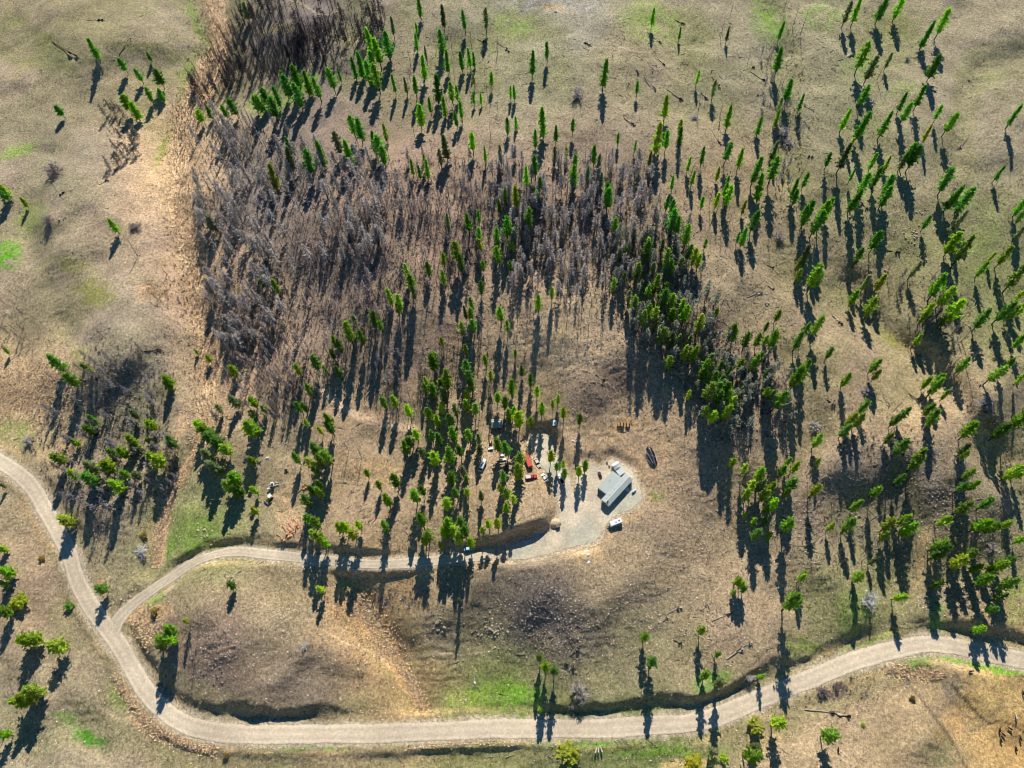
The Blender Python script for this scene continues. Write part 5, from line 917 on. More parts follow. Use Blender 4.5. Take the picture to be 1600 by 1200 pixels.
# ------------------------------------------------------------------ buildings
M_ROOFM = plain("pale_metal_roof", (176, 184, 176), 0.55, 0.0, 0.06, 1.2, 0.5)
M_ROOFW = plain("white_metal_roof", (232, 234, 228), 0.5, 0.0, 0.04, 1.2, 0.5)
M_WALL = plain("vinyl_siding", (206, 200, 186), 0.7, 0, 0.06)
M_TRIM = plain("white_trim", (235, 235, 232), 0.6, 0, 0.04)
M_DARK = plain("dark_trim", (40, 40, 42), 0.6, 0, 0.1)
M_GLASS = plain("window_glass", (34, 42, 50), 0.08, 0, 0.1, 1, 0.6)
M_WHITE = plain("white_paint", (238, 238, 236), 0.4, 0, 0.03, 1, 0.5)
M_TYRE = plain("tyre_rubber", (26, 26, 27), 0.9, 0, 0.1)
M_STEEL = plain("bare_steel", (150, 150, 152), 0.35, 0.8, 0.1)
M_WOOD = plain("grey_boards", (128, 116, 102), 0.9, 0, 0.2)
M_TARP = plain("black_tarpaulin", (44, 42, 52), 0.5, 0, 0.25, 0.8, 0.4)
M_RED = plain("coral_red_paint", (206, 84, 66), 0.5, 0, 0.08, 1)
M_LAMP = plain("lamp_glass", (240, 236, 220), 0.2, 0, 0.02)
M_TAIL = plain("tail_lamp", (150, 20, 18), 0.3, 0, 0.05)

def frame_at(u0, v0, u1, v1, h):
    """base frame of a thing whose top runs from (u0,v0) to (u1,v1) at height h: centre, heading, length"""
    x0, y0, z0 = [float(q) for q in spot(u0, v0, h)]; x1, y1, z1 = [float(q) for q in spot(u1, v1, h)]
    xm, ym = (x0 + x1) / 2, (y0 + y1) / 2
    return (xm, ym, float(ground(xm, ym))), math.atan2(y1 - y0, x1 - x0), math.hypot(x1 - x0, y1 - y0)

def gable(b, x0, x1, y0, y1, ze, zr, over, thick, ridge=None):
    """two roof slabs over a box, ridge along x"""
    ym = (y0 + y1) / 2 if ridge is None else ridge
    A = [(y0 - over, ze), (ym, zr), (y1 + over, ze)]
    lo = [(y, z - thick) for y, z in A]
    prof = A + lo[::-1]
    b.loft([[(x0 - over, y, z) for y, z in prof], [(x1 + over, y, z) for y, z in prof]])
def window(parent, x, y, z, w, h, face):
    """face: 'y+','y-','x+','x-'"""
    s = 1 if face[1] == '+' else -1; t = 0.03
    if face[0] == 'y':
        f = MB().box(x - w / 2 - .06, x + w / 2 + .06, y, y + s * 0.05, z - .06, z + h + .06) if s > 0 else MB().box(x - w / 2 - .06, x + w / 2 + .06, y - 0.05, y, z - .06, z + h + .06)
        o = f.part("window", M_TRIM, parent); p = MB().box(x - w / 2, x + w / 2, y + (0.055 if s > 0 else -0.075), y + (0.075 if s > 0 else -0.055), z, z + h)
    else:
        f = MB().box(x, x + 0.05, y - w / 2 - .06, y + w / 2 + .06, z - .06, z + h + .06) if s > 0 else MB().box(x - 0.05, x, y - w / 2 - .06, y + w / 2 + .06, z - .06, z + h + .06)
        o = f.part("window", M_TRIM, parent); p = MB().box(x + (0.055 if s > 0 else -0.075), x + (0.075 if s > 0 else -0.055), y - w / 2, y + w / 2, z, z + h)
    p.part("pane", M_GLASS, o)

# mobile home with a low addition on its sunny side; +x runs up the long axis
loc, rz, L = frame_at(946, 785, 982.5, 745, 3.2)
home = empty("mobile_home", (loc[0], loc[1], loc[2] + 0.45), rz); tag(home, "long pale roofed mobile home with a side addition on the gravel yard", "house")
W = 4.6; hl = L / 2
MB().box(-hl + .1, hl - .1, -W / 2 + .1, W / 2 - .1, -.7, -.002).part("skirting", M_WOOD, home); MB().box(-hl, hl, -W / 2, W / 2, 0.0, 2.75).part("wall", M_WALL, home)
b = MB(); gable(b, -hl, hl, -W / 2, W / 2, 2.78, 3.45, 0.22, 0.1); roof = b.part("roof", M_ROOFM, home)
rb = MB()
for k in range(int(L / 1.0)):
    xk = -hl + 0.5 + k * 1.0
    for s in (-1, 1): rb.add([(xk - .04, s * (W / 2 + .2), 2.80), (xk + .04, s * (W / 2 + .2), 2.80), (xk + .04, 0, 3.49), (xk - .04, 0, 3.49), (xk - .04, s * (W / 2 + .2), 2.85), (xk + .04, s * (W / 2 + .2), 2.85), (xk + .04, 0, 3.54), (xk - .04, 0, 3.54)], [(4, 5, 6, 7), (0, 4, 7, 3), (1, 2, 6, 5), (0, 1, 5, 4)])
rb.part("standing_seams", M_ROOFM, roof)
MB().box(-hl - .26, hl + .26, -.14, .14, 3.46, 3.52).part("ridge_cap", M_ROOFW, roof)
for xk, yk in ((-hl * .55, .9), (-hl * .1, 1.0), (hl * .2, .9), (hl * .55, 1.1), (-hl * .8, 0.7)): MB().tube((xk, yk, 3.1), (xk, yk, 3.65), 0.12, 0.12, 8).part("vent_pipe", M_DARK, roof)
MB().box(-hl + .5, -hl + 1.1, -1.0, -.4, 3.2, 3.75).part("chimney", M_DARK, roof)
A0, A1, AD = -hl * 0.58, hl * 0.66, 5.6        # addition
MB().box(A0, A1, W / 2 + .002, W / 2 + AD, -.7, 2.35).part("addition_wall", M_WALL, home)
b = MB(); prof = [(W / 2 - .4, 2.92), (W / 2 + AD + .3, 2.50), (W / 2 + AD + .3, 2.40), (W / 2 - .4, 2.82)]
b.loft([[(A0 - .25, y, z) for y, z in prof], [(A1 + .25, y, z) for y, z in prof]]); r2 = b.part("addition_roof", M_ROOFM, home)
rb = MB()
for k in range(int((A1 - A0) / 1.0)):
    xk = A0 + .5 + k; rb.add([(xk - .04, W / 2 + .4, 2.93), (xk + .04, W / 2 + .4, 2.93), (xk + .04, W / 2 + AD + .28, 2.56), (xk - .04, W / 2 + AD + .28, 2.56), (xk - .03, W / 2 + .4, 2.88), (xk + .03, W / 2 + .4, 2.88), (xk + .03, W / 2 + AD + .28, 2.51), (xk - .03, W / 2 + AD + .28, 2.51)], [(0, 1, 2, 3), (4, 0, 3, 7), (1, 5, 6, 2)])
rb.part("standing_seams", M_ROOFM, r2)
MB().tube((1.2, W / 2 + 3.4, 2.6), (1.2, W / 2 + 3.4, 3.9), .14, .14, 8).part("stove_pipe", M_DARK, r2)
for xk in (-hl * .7, -hl * .3, hl * .15, hl * .75): window(home, xk, -W / 2, 1.0, 1.1, 0.95, 'y-')
d = MB().box(hl * .42, hl * .42 + .95, -W / 2 - .06, -W / 2, .35, 2.35).part("door", M_TRIM, home); MB().tube((hl * .42 + .82, -W / 2 - .06, 1.3), (hl * .42 + .82, -W / 2 - .13, 1.3), .035, .035, 6).part("handle", M_STEEL, d)
MB().box(hl * .42 - .5, hl * .42 + 1.5, -W / 2 - 1.6, -W / 2 - .07, -.6, .32).box(hl * .42 - .1, hl * .42 + 1.1, -W / 2 - 2.1, -W / 2 - 1.602, -.6, .0).part("porch_steps", M_WHITE, home)
window(home, -hl, 0, 1.0, 1.4, 1.0, 'x-')
for xk in (A0 + 2, A1 - 2.2): window(home, xk, W / 2 + AD, .9, 1.2, 1.0, 'y+')
d = MB().box(-.3, .65, W / 2 + AD, W / 2 + AD + .06, .1, 2.1).part("door", M_DARK, home); MB().tube((.5, W / 2 + AD + .05, 1.1), (.5, W / 2 + AD + .13, 1.1), .035, .035, 6).part("handle", M_STEEL, d)

# two-part shed behind the home
loc, rz, L = frame_at(960.5, 723.5, 972.8, 739.5, 2.8)
shed = empty("storage_shed", loc, rz); tag(shed, "small white roofed shed of two joined sections above the mobile home", "shed")
W = 3.6; hl = L / 2
MB().box(-hl, -.35, -W / 2, W / 2, 0, 2.5).part("wall", M_WALL, shed); MB().box(.05, hl, -W / 2 + .1, W / 2 - .1, 0, 2.2).part("rear_wall", M_WALL, shed)
b = MB(); gable(b, -hl, -.35, -W / 2, W / 2, 2.52, 3.0, .15, .08); r = b.part("roof", M_ROOFM, shed); MB().box(-hl - .18, -hl + 1.3, -W / 2 - .16, W / 2 + .16, 3.02, 3.10).part("white_panel", M_WHITE, r)
b = MB(); prof = [(-W / 2 - .1, 2.25), (W / 2 + .1, 2.55), (W / 2 + .1, 2.47), (-W / 2 - .1, 2.17)]; b.loft([[(-.1, y, z) for y, z in prof], [(hl + .2, y, z) for y, z in prof]]); r = b.part("rear_roof", M_ROOFW, shed)
rb = MB()
for k in range(5): yk = -W / 2 + .3 + k * .75; zk = 2.25 + .3 * (yk + W / 2) / W; rb.box(-.05, hl + .15, yk - .05, yk + .05, zk + .03, zk + .1)
rb.part("roof_ribs", M_ROOFM, r)
d = MB().box(-hl - .05, -hl, -.6, .6, 0.05, 2.05).part("door", M_DARK, shed); MB().tube((-hl - .05, .4, 1.1), (-hl - .12, .4, 1.1), .04, .04, 6).part("handle", M_STEEL, d)

def wheel(parent, x, y, r=.36, w=.24):
    t = MB().tube((x, y - w / 2, r), (x, y + w / 2, r), r, r, 14).part("wheel", M_TYRE, parent); MB().tube((x, y - w / 2 - .01, r), (x, y + w / 2 + .01, r), r * .55, r * .55, 10).part("rim", M_STEEL, t)
# travel trailer
loc, rz, L = frame_at(953.2, 819, 971.5, 811.5, 2.9)
tr = empty("travel_trailer", loc, rz); tag(tr, "white travel trailer parked just below the mobile home", "trailer"); hl = L / 2
prof = [(-hl, .5), (hl - .2, .5), (hl, 1.0), (hl, 2.4), (hl - .35, 2.85), (-hl + .25, 2.9), (-hl, 2.6)]
b = MB(); b.loft([[(x, -1.2, z) for x, z in prof], [(x, 1.2, z) for x, z in prof]]); b.part("body", M_WHITE, tr)
MB().box(-.3, .5, -.35, .35, 2.9, 3.15, .05).part("roof_vent", M_TRIM, tr); MB().box(1.4, 2.0, -.3, .3, 2.9, 3.05, .04).part("skylight", M_DARK, tr)
for xk in (-1.6, .4, 1.9): window(tr, xk, -1.2, 1.5, 1.0, .6, 'y-')
for xk in (-1.2, 1.2): window(tr, xk, 1.2, 1.5, 1.0, .6, 'y+')
MB().box(-.75, -.1, -1.25, -1.2, .6, 2.4).part("door", M_TRIM, tr); MB().box(-hl + .1, hl - .3, -1.215, -1.2, 1.15, 1.3).part("stripe", M_DARK, tr)
for xk in (-.45, .4):
    for yk in (-1.05, 1.05): wheel(tr, xk, yk, .34, .22)
MB().tube((-hl, -.6, .5), (-hl - 1.3, 0, .5), .06, .06, 5).tube((-hl, .6, .5), (-hl - 1.3, 0, .5), .06, .06, 5).tube((-hl - 1.25, 0, .52), (-hl - 1.25, 0, .02), .05, .05, 5).part("drawbar", M_DARK, tr); MB().tube((-hl - .55, -.2, .55), (-hl - .55, -.2, 1.05), .17, .17, 8).tube((-hl - .55, .2, .55), (-hl - .55, .2, 1.05), .17, .17, 8).part("gas_bottles", M_TRIM, tr)
# propane tank
loc, rz, L = frame_at(988.5, 769, 993, 764.5, .9)
pt = empty("propane_tank", loc, rz); tag(pt, "white horizontal gas tank on the gravel right of the mobile home", "gas tank")
b = MB(); rings = []
for x, r in ((-1.25, .05), (-1.2, .3), (-1.05, .46), (-.8, .52), (.8, .52), (1.05, .46), (1.2, .3), (1.25, .05)): rings.append([(x, r * math.cos(.5236 * i), .85 + r * math.sin(.5236 * i)) for i in range(12)])
b.loft(rings); b.part("tank", M_WHITE, pt, True); MB().tube((0, 0, 1.35), (0, 0, 1.55), .2, .17, 10).part("valve_dome", M_TRIM, pt)
for xk in (-.75, .75): MB().box(xk - .1, xk + .1, -.4, .4, 0, .42).part("foot", M_STEEL, pt)

# grey cabin in the trees
loc, rz, L = frame_at(770, 661, 782, 661, 2.6); cab = empty("grey_cabin", loc, rz); tag(cab, "pale grey roofed cabin half hidden among pines above the yard", "cabin"); hl = 2.6
MB().box(-hl, hl, -2.2, 2.2, 0, 2.4).part("wall", M_WOOD, cab); b = MB(); gable(b, -hl, hl, -2.2, 2.2, 2.42, 3.7, .3, .1); b.part("roof", plain("teal_grey_roof", (150, 166, 164), .6), cab)
window(cab, -1.2, -2.2, 1, .9, .9, 'y-'); MB().box(.6, 1.5, -2.26, -2.2, .05, 2.05).part("door", M_DARK, cab)
# privy by the yard's upper end
loc, rz, L = frame_at(866, 660, 866, 662, 2.5); pv = empty("privy_shed", loc, 0.1); tag(pv, "narrow white topped privy shed at the upper end of the yard", "shed")
MB().box(-1.2, 1.2, -1.2, 1.2, 0, 2.6).part("wall", M_WOOD, pv); b = MB(); prof = [(-1.45, 2.62), (1.45, 3.0), (1.45, 2.9), (-1.45, 2.52)]; b.loft([[(-1.4, y, z) for y, z in prof], [(1.4, y, z) for y, z in prof]]); b.part("roof", M_ROOFW, pv); MB().box(-.45, .45, -1.26, -1.2, .05, 2.0).part("door", M_DARK, pv)
# root cellar mound
loc, rz, L = frame_at(866.5, 817, 868.5, 817, 1.0); rc = empty("root_cellar", loc, 0.25); tag(rc, "pale rounded earth cellar with a dark doorway beside the driveway", "root cellar")
b = MB(); b.dome((0, 0, -.3), 3.1, 2.5, 2.3, 14, 6); rngc = np.random.default_rng(3); b.v = [(x * (1 + .05 * rngc.normal()), y * (1 + .05 * rngc.normal()), z * (1 + .05 * rngc.normal())) for x, y, z in b.v]; b.part("mound", plain("pale_earth", (204, 184, 146), .95, 0, .15), rc, True)
MB().box(-.2, 1.5, -2.75, -1.6, 0, 1.55).part("door_frame", M_WOOD, rc); MB().box(0, 1.3, -2.82, -2.76, .05, 1.4).part("door", M_DARK, rc)
# collapsed tent frame on the bare slope
loc, rz, L = frame_at(1014, 697, 1024, 727, .8); tf = empty("collapsed_shelter", loc, rz); tag(tf, "collapsed black tarpaulin shelter with pale poles on the bare slope right of the home", "shelter"); hl = L / 2
b = MB(); nx_, ny_ = 15, 9; rr = np.random.default_rng(8); V = []
for i in range(nx_):
    t = i / (nx_ - 1); wd = 2.7 * math.sin(math.pi * (0.06 + 0.9 * t)) ** .6
    for j in range(ny_):
        s = j / (ny_ - 1) * 2 - 1; hgt = 1.7 * math.sin(math.pi * (.04 + .92 * t)) ** .7 * (abs(abs(s) - .45) < .3) * (1 - abs(abs(s) - .45) / .3) * .8 + .35 * (1 - s * s)
        V.append((-hl + L * t + .2 * rr.normal(), wd * s + .12 * rr.normal(), max(hgt, .03) + .10 * rr.normal() * (abs(s) < .9)))
b.add(V, [(i * ny_ + j, (i + 1) * ny_ + j, (i + 1) * ny_ + j + 1, i * ny_ + j + 1) for i in range(nx_ - 1) for j in range(ny_ - 1)]); b.part("tarpaulin", M_TARP, tf)
for a_, c_ in (((-hl, -2.2, .1), (hl * .8, -1.2, 1.7)), ((-hl, 2.2, .1), (hl * .8, 1.3, 1.7)), ((-hl - .6, 0, .1), (-hl * .2, 0, 2.0)), ((-hl * .2, 0, 2.0), (hl + .3, .2, .1)), ((-hl * .5, -2.9, .05), (hl * .3, 1.4, 1.9)), ((-hl * .9, 2.8, .05), (0, 2.9, .3)), ((hl, -1.0, .1), (hl * .2, -2.9, .1))): MB().tube(a_, c_, .06, .05, 5).part("pole", M_TRIM, tf)

# ------------------------------------------------------------------ vehicles (x forward)
def car(label, u0, v0, u1, v1, paint, kind, cat, roofpaint=None, name=None):
    h = {"pickup": 1.6, "van": 2.2, "car": 1.4}[kind]
    loc, rz, L = frame_at(u0, v0, u1, v1, h * .8); c = empty(name or {"pickup": "parked_pickup", "van": "parked_van", "car": "parked_car"}[kind], loc, rz); tag(c, label, cat, "vehicles around the yard")
    S = {"pickup": 5.4, "van": 6.0, "car": 4.5}[kind]; body = bpy.data.materials.get(str(paint)) or plain(str(paint), paint, .35, 0, .03, 1, .6); top = body if roofpaint is None else plain("roof_" + str(roofpaint), roofpaint, .4, 0, .03, 1, .5)
    w = .92; e = .1
    def sect(x, w_, z0, z1): return [(x, -w_ + e, z0), (x, w_ - e, z0), (x, w_, z0 + e), (x, w_, z1 - e), (x, w_ - e, z1), (x, -w_ + e, z1), (x, -w_, z1 - e), (x, -w_, z0 + e)]
    hl = S / 2; b = MB()
    if kind == "car":
        b.loft([sect(-hl, w * .85, .45, .85), sect(-hl + .25, w, .3, .98), sect(-hl + 1.1, w, .28, 1.0), sect(.9, w, .28, .98), sect(hl - .45, w * .97, .3, .86), sect(hl, w * .8, .42, .72)]); b.part("body", body, c)
        cb = MB(); R = lambda x, ww, z: [(x, -ww, z), (x, ww, z)]
        lo = [(-1.75, -.82), (1.05, -.82), (1.05, .82), (-1.75, .82)]; hi = [(-1.2, -.62), (.35, -.62), (.35, .62), (-1.2, .62)]
        cb.loft([[(x, y, .96) for x, y in lo], [(x, y, 1.40) for x, y in hi]]); g = cb.part("cabin_glass", M_GLASS, c); MB().box(-1.22, .37, -.64, .64, 1.402, 1.46, .02).part("roof", top, c)
        ax_ = (-1.35, 1.35)
    elif kind == "pickup":
        b.loft([sect(-.15, w, .42, 1.08), sect(1.3, w, .42, 1.08), sect(hl - .3, w * .97, .42, 1.02), sect(hl, w * .88, .5, .92)]); b.part("body", body, c)
        MB().box(-hl, -.17, -w, w, .48, .62).box(-hl, -.17, -w, -w + .09, .622, 1.1).box(-hl, -.17, w - .09, w, .622, 1.1).box(-hl, -hl + .08, -w + .092, w - .092, .622, 1.1).part("truck_bed", body, c)
        if roofpaint is not None: MB().box(-hl + .02, -.2, -w + .02, w - .02, 1.11, 1.62, .08).part("bed_canopy", top, c)
        else: MB().box(-hl + .1, -.2, -w + .1, w - .1, .622, .65).part("bed_liner", M_DARK, c)
        lo = [(-.12, -.85), (1.35, -.85), (1.35, .85), (-.12, .85)]; hi = [(.02, -.68), (.85, -.68), (.85, .68), (.02, .68)]
        MB().loft([[(x, y, 1.06) for x, y in lo], [(x, y, 1.62) for x, y in hi]]).part("cabin_glass", M_GLASS, c); MB().box(0, .9, -.71, .71, 1.622, 1.7, .025).part("roof", body, c); ax_ = (-1.65, 1.75)
    else:
        b.loft([sect(-hl, w, .4, 2.15), sect(1.6, w, .4, 2.2), sect(1.9, w, .4, 1.9)]); b.part("body", body, c)
        MB().loft([[(1.9, -.86, 1.15), (1.9, .86, 1.15), (1.9, .8, 1.85), (1.9, -.8, 1.85)], [(2.35, -.86, 1.1), (2.35, .86, 1.1), (2.05, .78, 1.75), (2.05, -.78, 1.75)]]).part("windshield", M_GLASS, c); MB().loft([sect(1.902, w, .4, 1.1), sect(hl - .2, w * .95, .42, 1.0), sect(hl, w * .85, .5, .85)]).part("hood", body, c); ax_ = (-1.9, 1.9)
        MB().box(-1.5, .5, -.5, .5, 2.2, 2.28, .03).part("roof_rack", M_STEEL, c)
    for xk in ax_:
        for yk in (-.8, .8): wheel(c, xk, yk, .36, .24)
    for yk in (-.62, .62):
        MB().box(hl - .10, hl + .02, yk - .16, yk + .16, .62, .78, .03).part("headlight", M_LAMP, c); MB().box(-hl - .02, -hl + .06, yk - .12, yk + .12, .7, .88, .02).part("tail_light", M_TAIL, c)
    MB().box(hl - .06, hl + .08, -.8, .8, .42, .56, .03).part("bumper", M_DARK, c)
    k = L / S; k = min(max(k, .8), 1.25); c.scale = (k, k, k); return c
car("white pickup with an open dark bed on the yard's left arm", 880.6, 755.5, 871.5, 740.5, (232, 234, 236), "pickup", "pickup")
car("cream car parked beside the red cargo trailer", 836, 716, 843, 729.5, (214, 206, 186), "car", "car")
car("small white car below the cream car at the yard's left rim", 853.3, 752, 847.3, 740, (230, 230, 226), "car", "car")
car("bright red pickup with a pale canopy below the red cargo trailer", 821, 745.5, 839, 743.5, (196, 24, 36), "pickup", "pickup", (222, 208, 204))
car("white van on the track through the centre grove", 757.5, 718, 749.5, 735.5, (238, 238, 238), "van", "van")
car("pale teal car on the driveway under the pines", 724.5, 858, 740, 855.8, (112, 176, 196), "car", "car", (190, 222, 228))
car("small dark maroon car on the gravel left of the shed", 936, 737, 939, 746, (70, 40, 52), "car", "car")
car("dark maroon car half hidden in shade left of the yard", 789, 737, 793, 726, (84, 30, 50), "car", "car")
# red cargo trailer
loc, rz, L = frame_at(822.5, 711.5, 828.8, 728.5, 2.4); t = empty("cargo_trailer", loc, rz); tag(t, "coral red box trailer in the trees left of the yard", "trailer", "vehicles around the yard"); hl = L / 2
MB().box(-hl, hl, -1.25, 1.25, .55, 2.6, .06).part("box", M_RED, t); MB().box(-hl + .1, hl - .1, -1.15, 1.15, 2.605, 2.66).part("roof_sheet", M_RED, t)
for xk in (-.5, .4):
    for yk in (-1.1, 1.1): wheel(t, xk, yk, .33, .2)
MB().box(-hl - .04, -hl - .002, -1.1, 1.1, .7, 2.45).part("rear_door", M_TRIM, t); MB().tube((hl, 0, .6), (hl + 1.1, 0, .55), .07, .07, 6).part("drawbar", M_DARK, t)
# yellow tractor near the cabin
loc, rz, L = frame_at(766.5, 696, 766.2, 689, 1.2); t = empty("yellow_tractor", loc, rz); tag(t, "small yellow tractor on the dirt track near the cabin", "tractor", "vehicles around the yard"); M_YEL = plain("yellow_paint", (222, 184, 44), .4, 0, .05)
MB().box(0, 1.6, -.35, .35, .6, 1.2, .08).part("hood", M_YEL, t); MB().box(-1.1, 0, -.4, .4, .5, .75, .04).part("chassis", M_DARK, t); MB().box(-.85, -.4, -.3, .3, .76, 1.0, .05).box(-.9, -.8, -.3, .3, 1.0, 1.4, .02).part("seat", M_DARK, t)
for yk in (-.65, .65): wheel(t, -.7, yk, .65, .38); wheel(t, 1.2, yk * .85, .38, .24)
MB().tube((-.1, 0, 1.15), (-.35, 0, 1.45), .03, .03, 5).part("steering_column", M_DARK, t); MB().tube((1.3, .2, 1.2), (1.3, .2, 1.8), .05, .05, 6).part("exhaust", M_DARK, t)
loc, rz, L = frame_at(762.5, 700.5, 769.5, 699.5, .8); t = empty("utility_trailer", loc, rz); tag(t, "small pale flat trailer just below the yellow tractor", "trailer", "vehicles around the yard")
MB().box(-1.3, 1.3, -.8, .8, .55, .68).box(-1.3, 1.3, -.8, -.74, .682, .95).box(-1.3, 1.3, .74, .8, .682, .95).part("bed", M_TRIM, t); MB().tube((1.3, 0, .6), (2.3, 0, .55), .05, .05, 5).part("drawbar", M_DARK, t); [wheel(t, 0, yk, .32, .2) for yk in (-.95, .95)]
# loader in the dirt clearing
loc, rz, L = frame_at(424, 773, 415.5, 782.5, 1.8); t = empty("track_loader", loc, rz); tag(t, "yellow tracked loader with white canopy in the dirt clearing", "loader", "machines in the clearing")
for yk in (-1.0, 1.0):
    b = MB(); prof = [(-1.7, .35), (-1.45, .05), (1.45, .05), (1.7, .35), (1.45, .8), (-1.45, .8)]; b.loft([[(x, yk - .25, z) for x, z in prof], [(x, yk + .25, z) for x, z in prof]]); b.part("track", M_TYRE, t)
MB().box(-1.3, 1.4, -.72, .72, .6, 1.5, .1).part("body", M_YEL, t); MB().box(-1.9, .1, -.95, .95, 2.5, 2.62, .04).part("canopy", M_WHITE, t)
for xk in (-1.7, 0): [MB().tube((xk, yk, 1.4), (xk, yk, 2.5), .05, .05, 5).part("canopy_post", M_DARK, t) for yk in (-.8, .8)]
for yk in (-.85, .85): MB().tube((.2, yk, 1.5), (2.2, yk, .6), .11, .11, 6).part("lift_arm", M_YEL, t)
b = MB(); prof = [(2.2, .1), (2.9, .1), (2.85, .25), (2.4, .35), (2.3, 1.0), (2.2, 1.0)]; b.loft([[(x, -1.6, z) for x, z in prof], [(x, 1.6, z) for x, z in prof]]); b.part("bucket", M_WHITE, t); MB().box(-.7, -.2, -.3, .3, 1.5, 1.9, .05).part("seat", M_DARK, t)
loc, rz, L = frame_at(419, 760, 434, 754, 1.0); t = empty("white_sawmill", loc, rz); tag(t, "white portable sawmill frame above the tracked loader", "sawmill", "machines in the clearing")
MB().box(-2.6, 2.6, -.7, -.5, .4, .65).box(-2.6, 2.6, .5, .7, .4, .65).part("rail_bed", M_TRIM, t); [MB().box(xk - .1, xk + .1, -.49, .49, .42, .6).part("cross_bar", M_STEEL, t) for xk in (-2, -.7, .7, 2)]
MB().box(-.9, .5, -1.2, 1.2, 1.0, 1.9, .1).part("saw_head", M_WHITE, t); MB().box(-.6, .3, -.9, .2, 1.91, 2.3, .06).part("engine", M_DARK, t); [MB().tube((xk, yk, .6), (xk, yk, 1.05), .06, .06, 5).part("head_post", M_STEEL, t) for xk in (-.7, .3) for yk in (-.6, .6)]; [wheel(t, -1.6, yk, .32, .2) for yk in (-.95, .95)]
MB().box(-3.6, -2.0, -1.5, -.9, .02, .5, .04).part("slab_stack", M_WHITE, t)
# small yard things
for k, (u, v, lab) in enumerate([(952, 728.5, "dark barrel just left of the storage shed"), (948.5, 723, "dark barrel above left of the storage shed"), (939.5, 761, "dark barrel at the addition's left corner")]):
    x, y, z = [float(q) for q in spot(u, v)]; t = empty("dark_barrel", (x, y, z)); tag(t, lab, "barrel"); b = MB(); b.loft([[(r * math.cos(.5236 * i), r * math.sin(.5236 * i), zz) for i in range(12)] for r, zz in ((.42, 0), (.46, .3), (.44, .5), (.46, .7), (.42, 1.0))]); b.part("drum", M_DARK, t); MB().tube((0, 0, 1.002), (0, 0, 1.03), .38, .38, 12).part("lid", M_STEEL, t)
for k, (u, v, lab) in enumerate([(785, 712, "white chest near the trees left of the red trailer"), (786, 719, "long white box below the white chest")]):
    x, y, z = [float(q) for q in spot(u, v)]; t = empty("white_chest", (x, y, z), .1 * k); tag(t, lab, "box"); s = 1.0 + .6 * k; MB().box(-s, s, -.5, .5, 0, .8, .05).part("case", M_WHITE, t); MB().box(-s - .03, s + .03, -.53, .53, .802, .9, .03).part("lid", M_TRIM, t)
# firewood stacks on the bare slope
for k, (u, v, n, lab) in enumerate([(969, 664, 7, "left firewood stack on the pale patch below the bare knob"), (980, 665, 5, "right firewood stack on the pale patch below the bare knob")]):
    x, y, z = [float(q) for q in spot(u, v)]; t = empty("firewood_stack", (x, y, z), 1.4); tag(t, lab, "firewood", "firewood stacks")
    for r in range(2):
        for i in range(n - r): MB().tube((-1.0, (i - n / 2 + r * .5) * .5, .25 + r * .45), (1.0, (i - n / 2 + r * .5) * .5, .25 + r * .45), .24, .22, 7).part("split_log", M_LOGCUT if i % 3 else M_LOGDARK, t)

# ------------------------------------------------------------------ cattle on the sandy pan
M_HIDE = plain("dark_hide", (44, 30, 24), .85, 0, .2); M_HIDEW = plain("white_hide", (214, 204, 190), .85, 0, .1)
def cow(u, v, head, mat, lab, lying=False):
    x, y, z = [float(q) for q in spot(u, v, .8)]; b = MB(); n = 10
    def ring(px, w, zc_, hh): return [(px, w * math.cos(6.283 * i / n), zc_ + hh * math.sin(6.283 * i / n)) for i in range(n)]
    b.loft([ring(-1.02, .12, 1.2, .12), ring(-.95, .3, 1.12, .3), ring(-.6, .38, 1.05, .4), ring(0, .42, .98, .42), ring(.5, .36, 1.02, .42), ring(.8, .26, 1.1, .36), ring(1.05, .17, 1.18, .24), ring(1.3, .13, 1.12, .17), ring(1.38, .16, 1.08, .18), ring(1.6, .12, .94, .13), ring(1.78, .08, .84, .09)])
    for lx, ly in ((.6, .2), (.6, -.2), (-.7, .22), (-.7, -.22)): b.tube((lx, ly, .85), (lx + (.04 if lx < 0 else -.02), ly, .45), .15, .08, 6).tube((lx + (.04 if lx < 0 else -.02), ly, .47), (lx, ly, 0), .075, .06, 6)
    b.tube((-1.02, 0, 1.2), (-1.1, 0, .55), .03, .04, 5).tube((1.34, .14, 1.2), (1.3, .34, 1.2), .07, .02, 5).tube((1.34, -.14, 1.2), (1.3, -.34, 1.2), .07, .02, 5)
    o = b.part("cow", mat, None, True); o.location = (x, y, z); o.rotation_euler = (0, 0, head); o.scale = (.85, .85, .85); tag(o, lab, "cow", "cattle on the sandy pan")
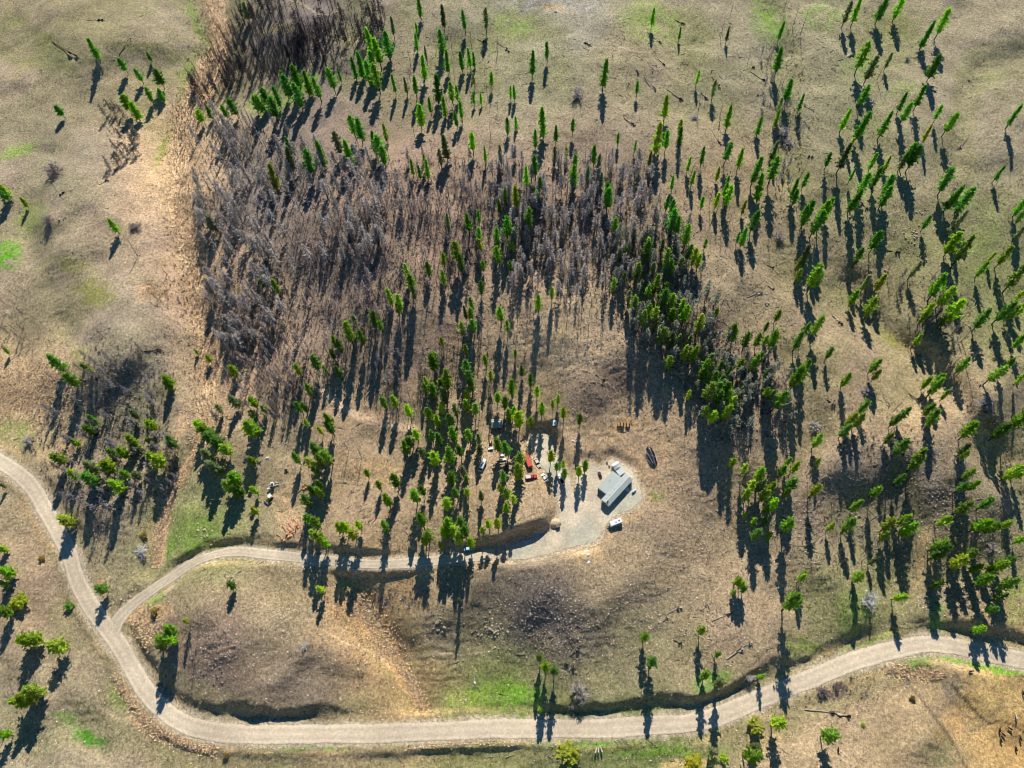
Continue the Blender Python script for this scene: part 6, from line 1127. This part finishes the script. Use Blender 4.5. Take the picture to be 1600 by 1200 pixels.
for a in [(1517, 1049, .2, M_HIDE, "dark cow by itself at the upper end of the sandy pan"), (1588.5, 1121, 1.4, M_HIDEW, "white cow on the sandy pan near the right edge"), (1579, 1138.5, 2.4, M_HIDE, "dark cow at the end of the thin stream line"), (1568.5, 1148, 2.2, M_HIDE, "dark cow in the middle of the loose herd"), (1562.5, 1141, 1.2, M_HIDE, "dark calf coloured cow, leftmost of the loose herd"), (1564.5, 1157, 1.5, M_HIDE, "dark cow below the middle cow of the herd"), (1595, 1154, 1.6, M_HIDE, "dark cow of the herd closest to the right edge"), (1588, 1170, 1.5, M_HIDE, "lowest dark cow of the loose herd"), (1599, 1083, 1.5, M_HIDE, "dark cow cut by the right edge above the herd"), (1310, 1172, 1.3, M_HIDE, "dark cow alone on the bare bottom knoll")]: cow(*a)
for k, u in enumerate((931, 935, 940)): cow(u, 1174 - k * .8, 1.2 + .3 * k, M_HIDEW, ["leftmost white cow on the meadow below the road", "middle white cow on the meadow below the road", "rightmost white cow on the meadow below the road"][k])

# ------------------------------------------------------------------ wire fences
M_POST = plain("fence_post", (92, 80, 68), .9, 0, .2)
POST = MB().tube((0, 0, -.2), (0, 0, 1.35), .09, .08, 7).mesh("post", M_POST)
def fence(pts, label, step=6.0):
    P = smooth_line([(a, b, 0) for a, b in pts], 8); x, y, z = spot(P[:, 0], P[:, 1]); d = np.concatenate([[0], np.cumsum(np.hypot(np.diff(x), np.diff(y)))]); s = np.arange(0, d[-1], step)
    X = np.interp(s, d, x); Y = np.interp(s, d, y); Z = ground(X, Y); root = empty("wire_fence", (X[0], Y[0], Z[0])); tag(root, label, "fence")
    for k in range(len(s)): link("post", POST, root, (X[k] - X[0], Y[k] - Y[0], Z[k] - Z[0]), (random.gauss(0, .04), random.gauss(0, .04), 0))
    for h in (.5, .85, 1.2):
        b = MB()
        for k in range(len(s) - 1): b.tube((X[k] - X[0], Y[k] - Y[0], Z[k] - Z[0] + h), (X[k + 1] - X[0], Y[k + 1] - Y[0], Z[k + 1] - Z[0] + h), .012, .012, 3)
        b.part("wire", M_STEEL, root)
fence([(400, 1187), (480, 1185), (560, 1180), (640, 1177), (672, 1174)], "wire fence along the meadow below the bottom road, left of centre")
fence([(905, 1178), (960, 1180), (1010, 1174), (1070, 1167), (1110, 1160)], "wire fence on the green meadow below the road, right of centre")
fence([(250, 1188), (290, 1186), (335, 1185)], "short wire fence near the bottom left corner")
fence([(670, 1176), (740, 1177), (800, 1175), (880, 1176)], "wire fence at the bottom centre between the two meadows")
fence([(1412, 1058), (1440, 1092), (1475, 1140), (1500, 1178)], "wire fence running down beside the bare bottom knoll")
fence([(1210, 1115), (1260, 1092), (1310, 1070), (1360, 1052)], "wire fence between the right road climb and the bare knoll")
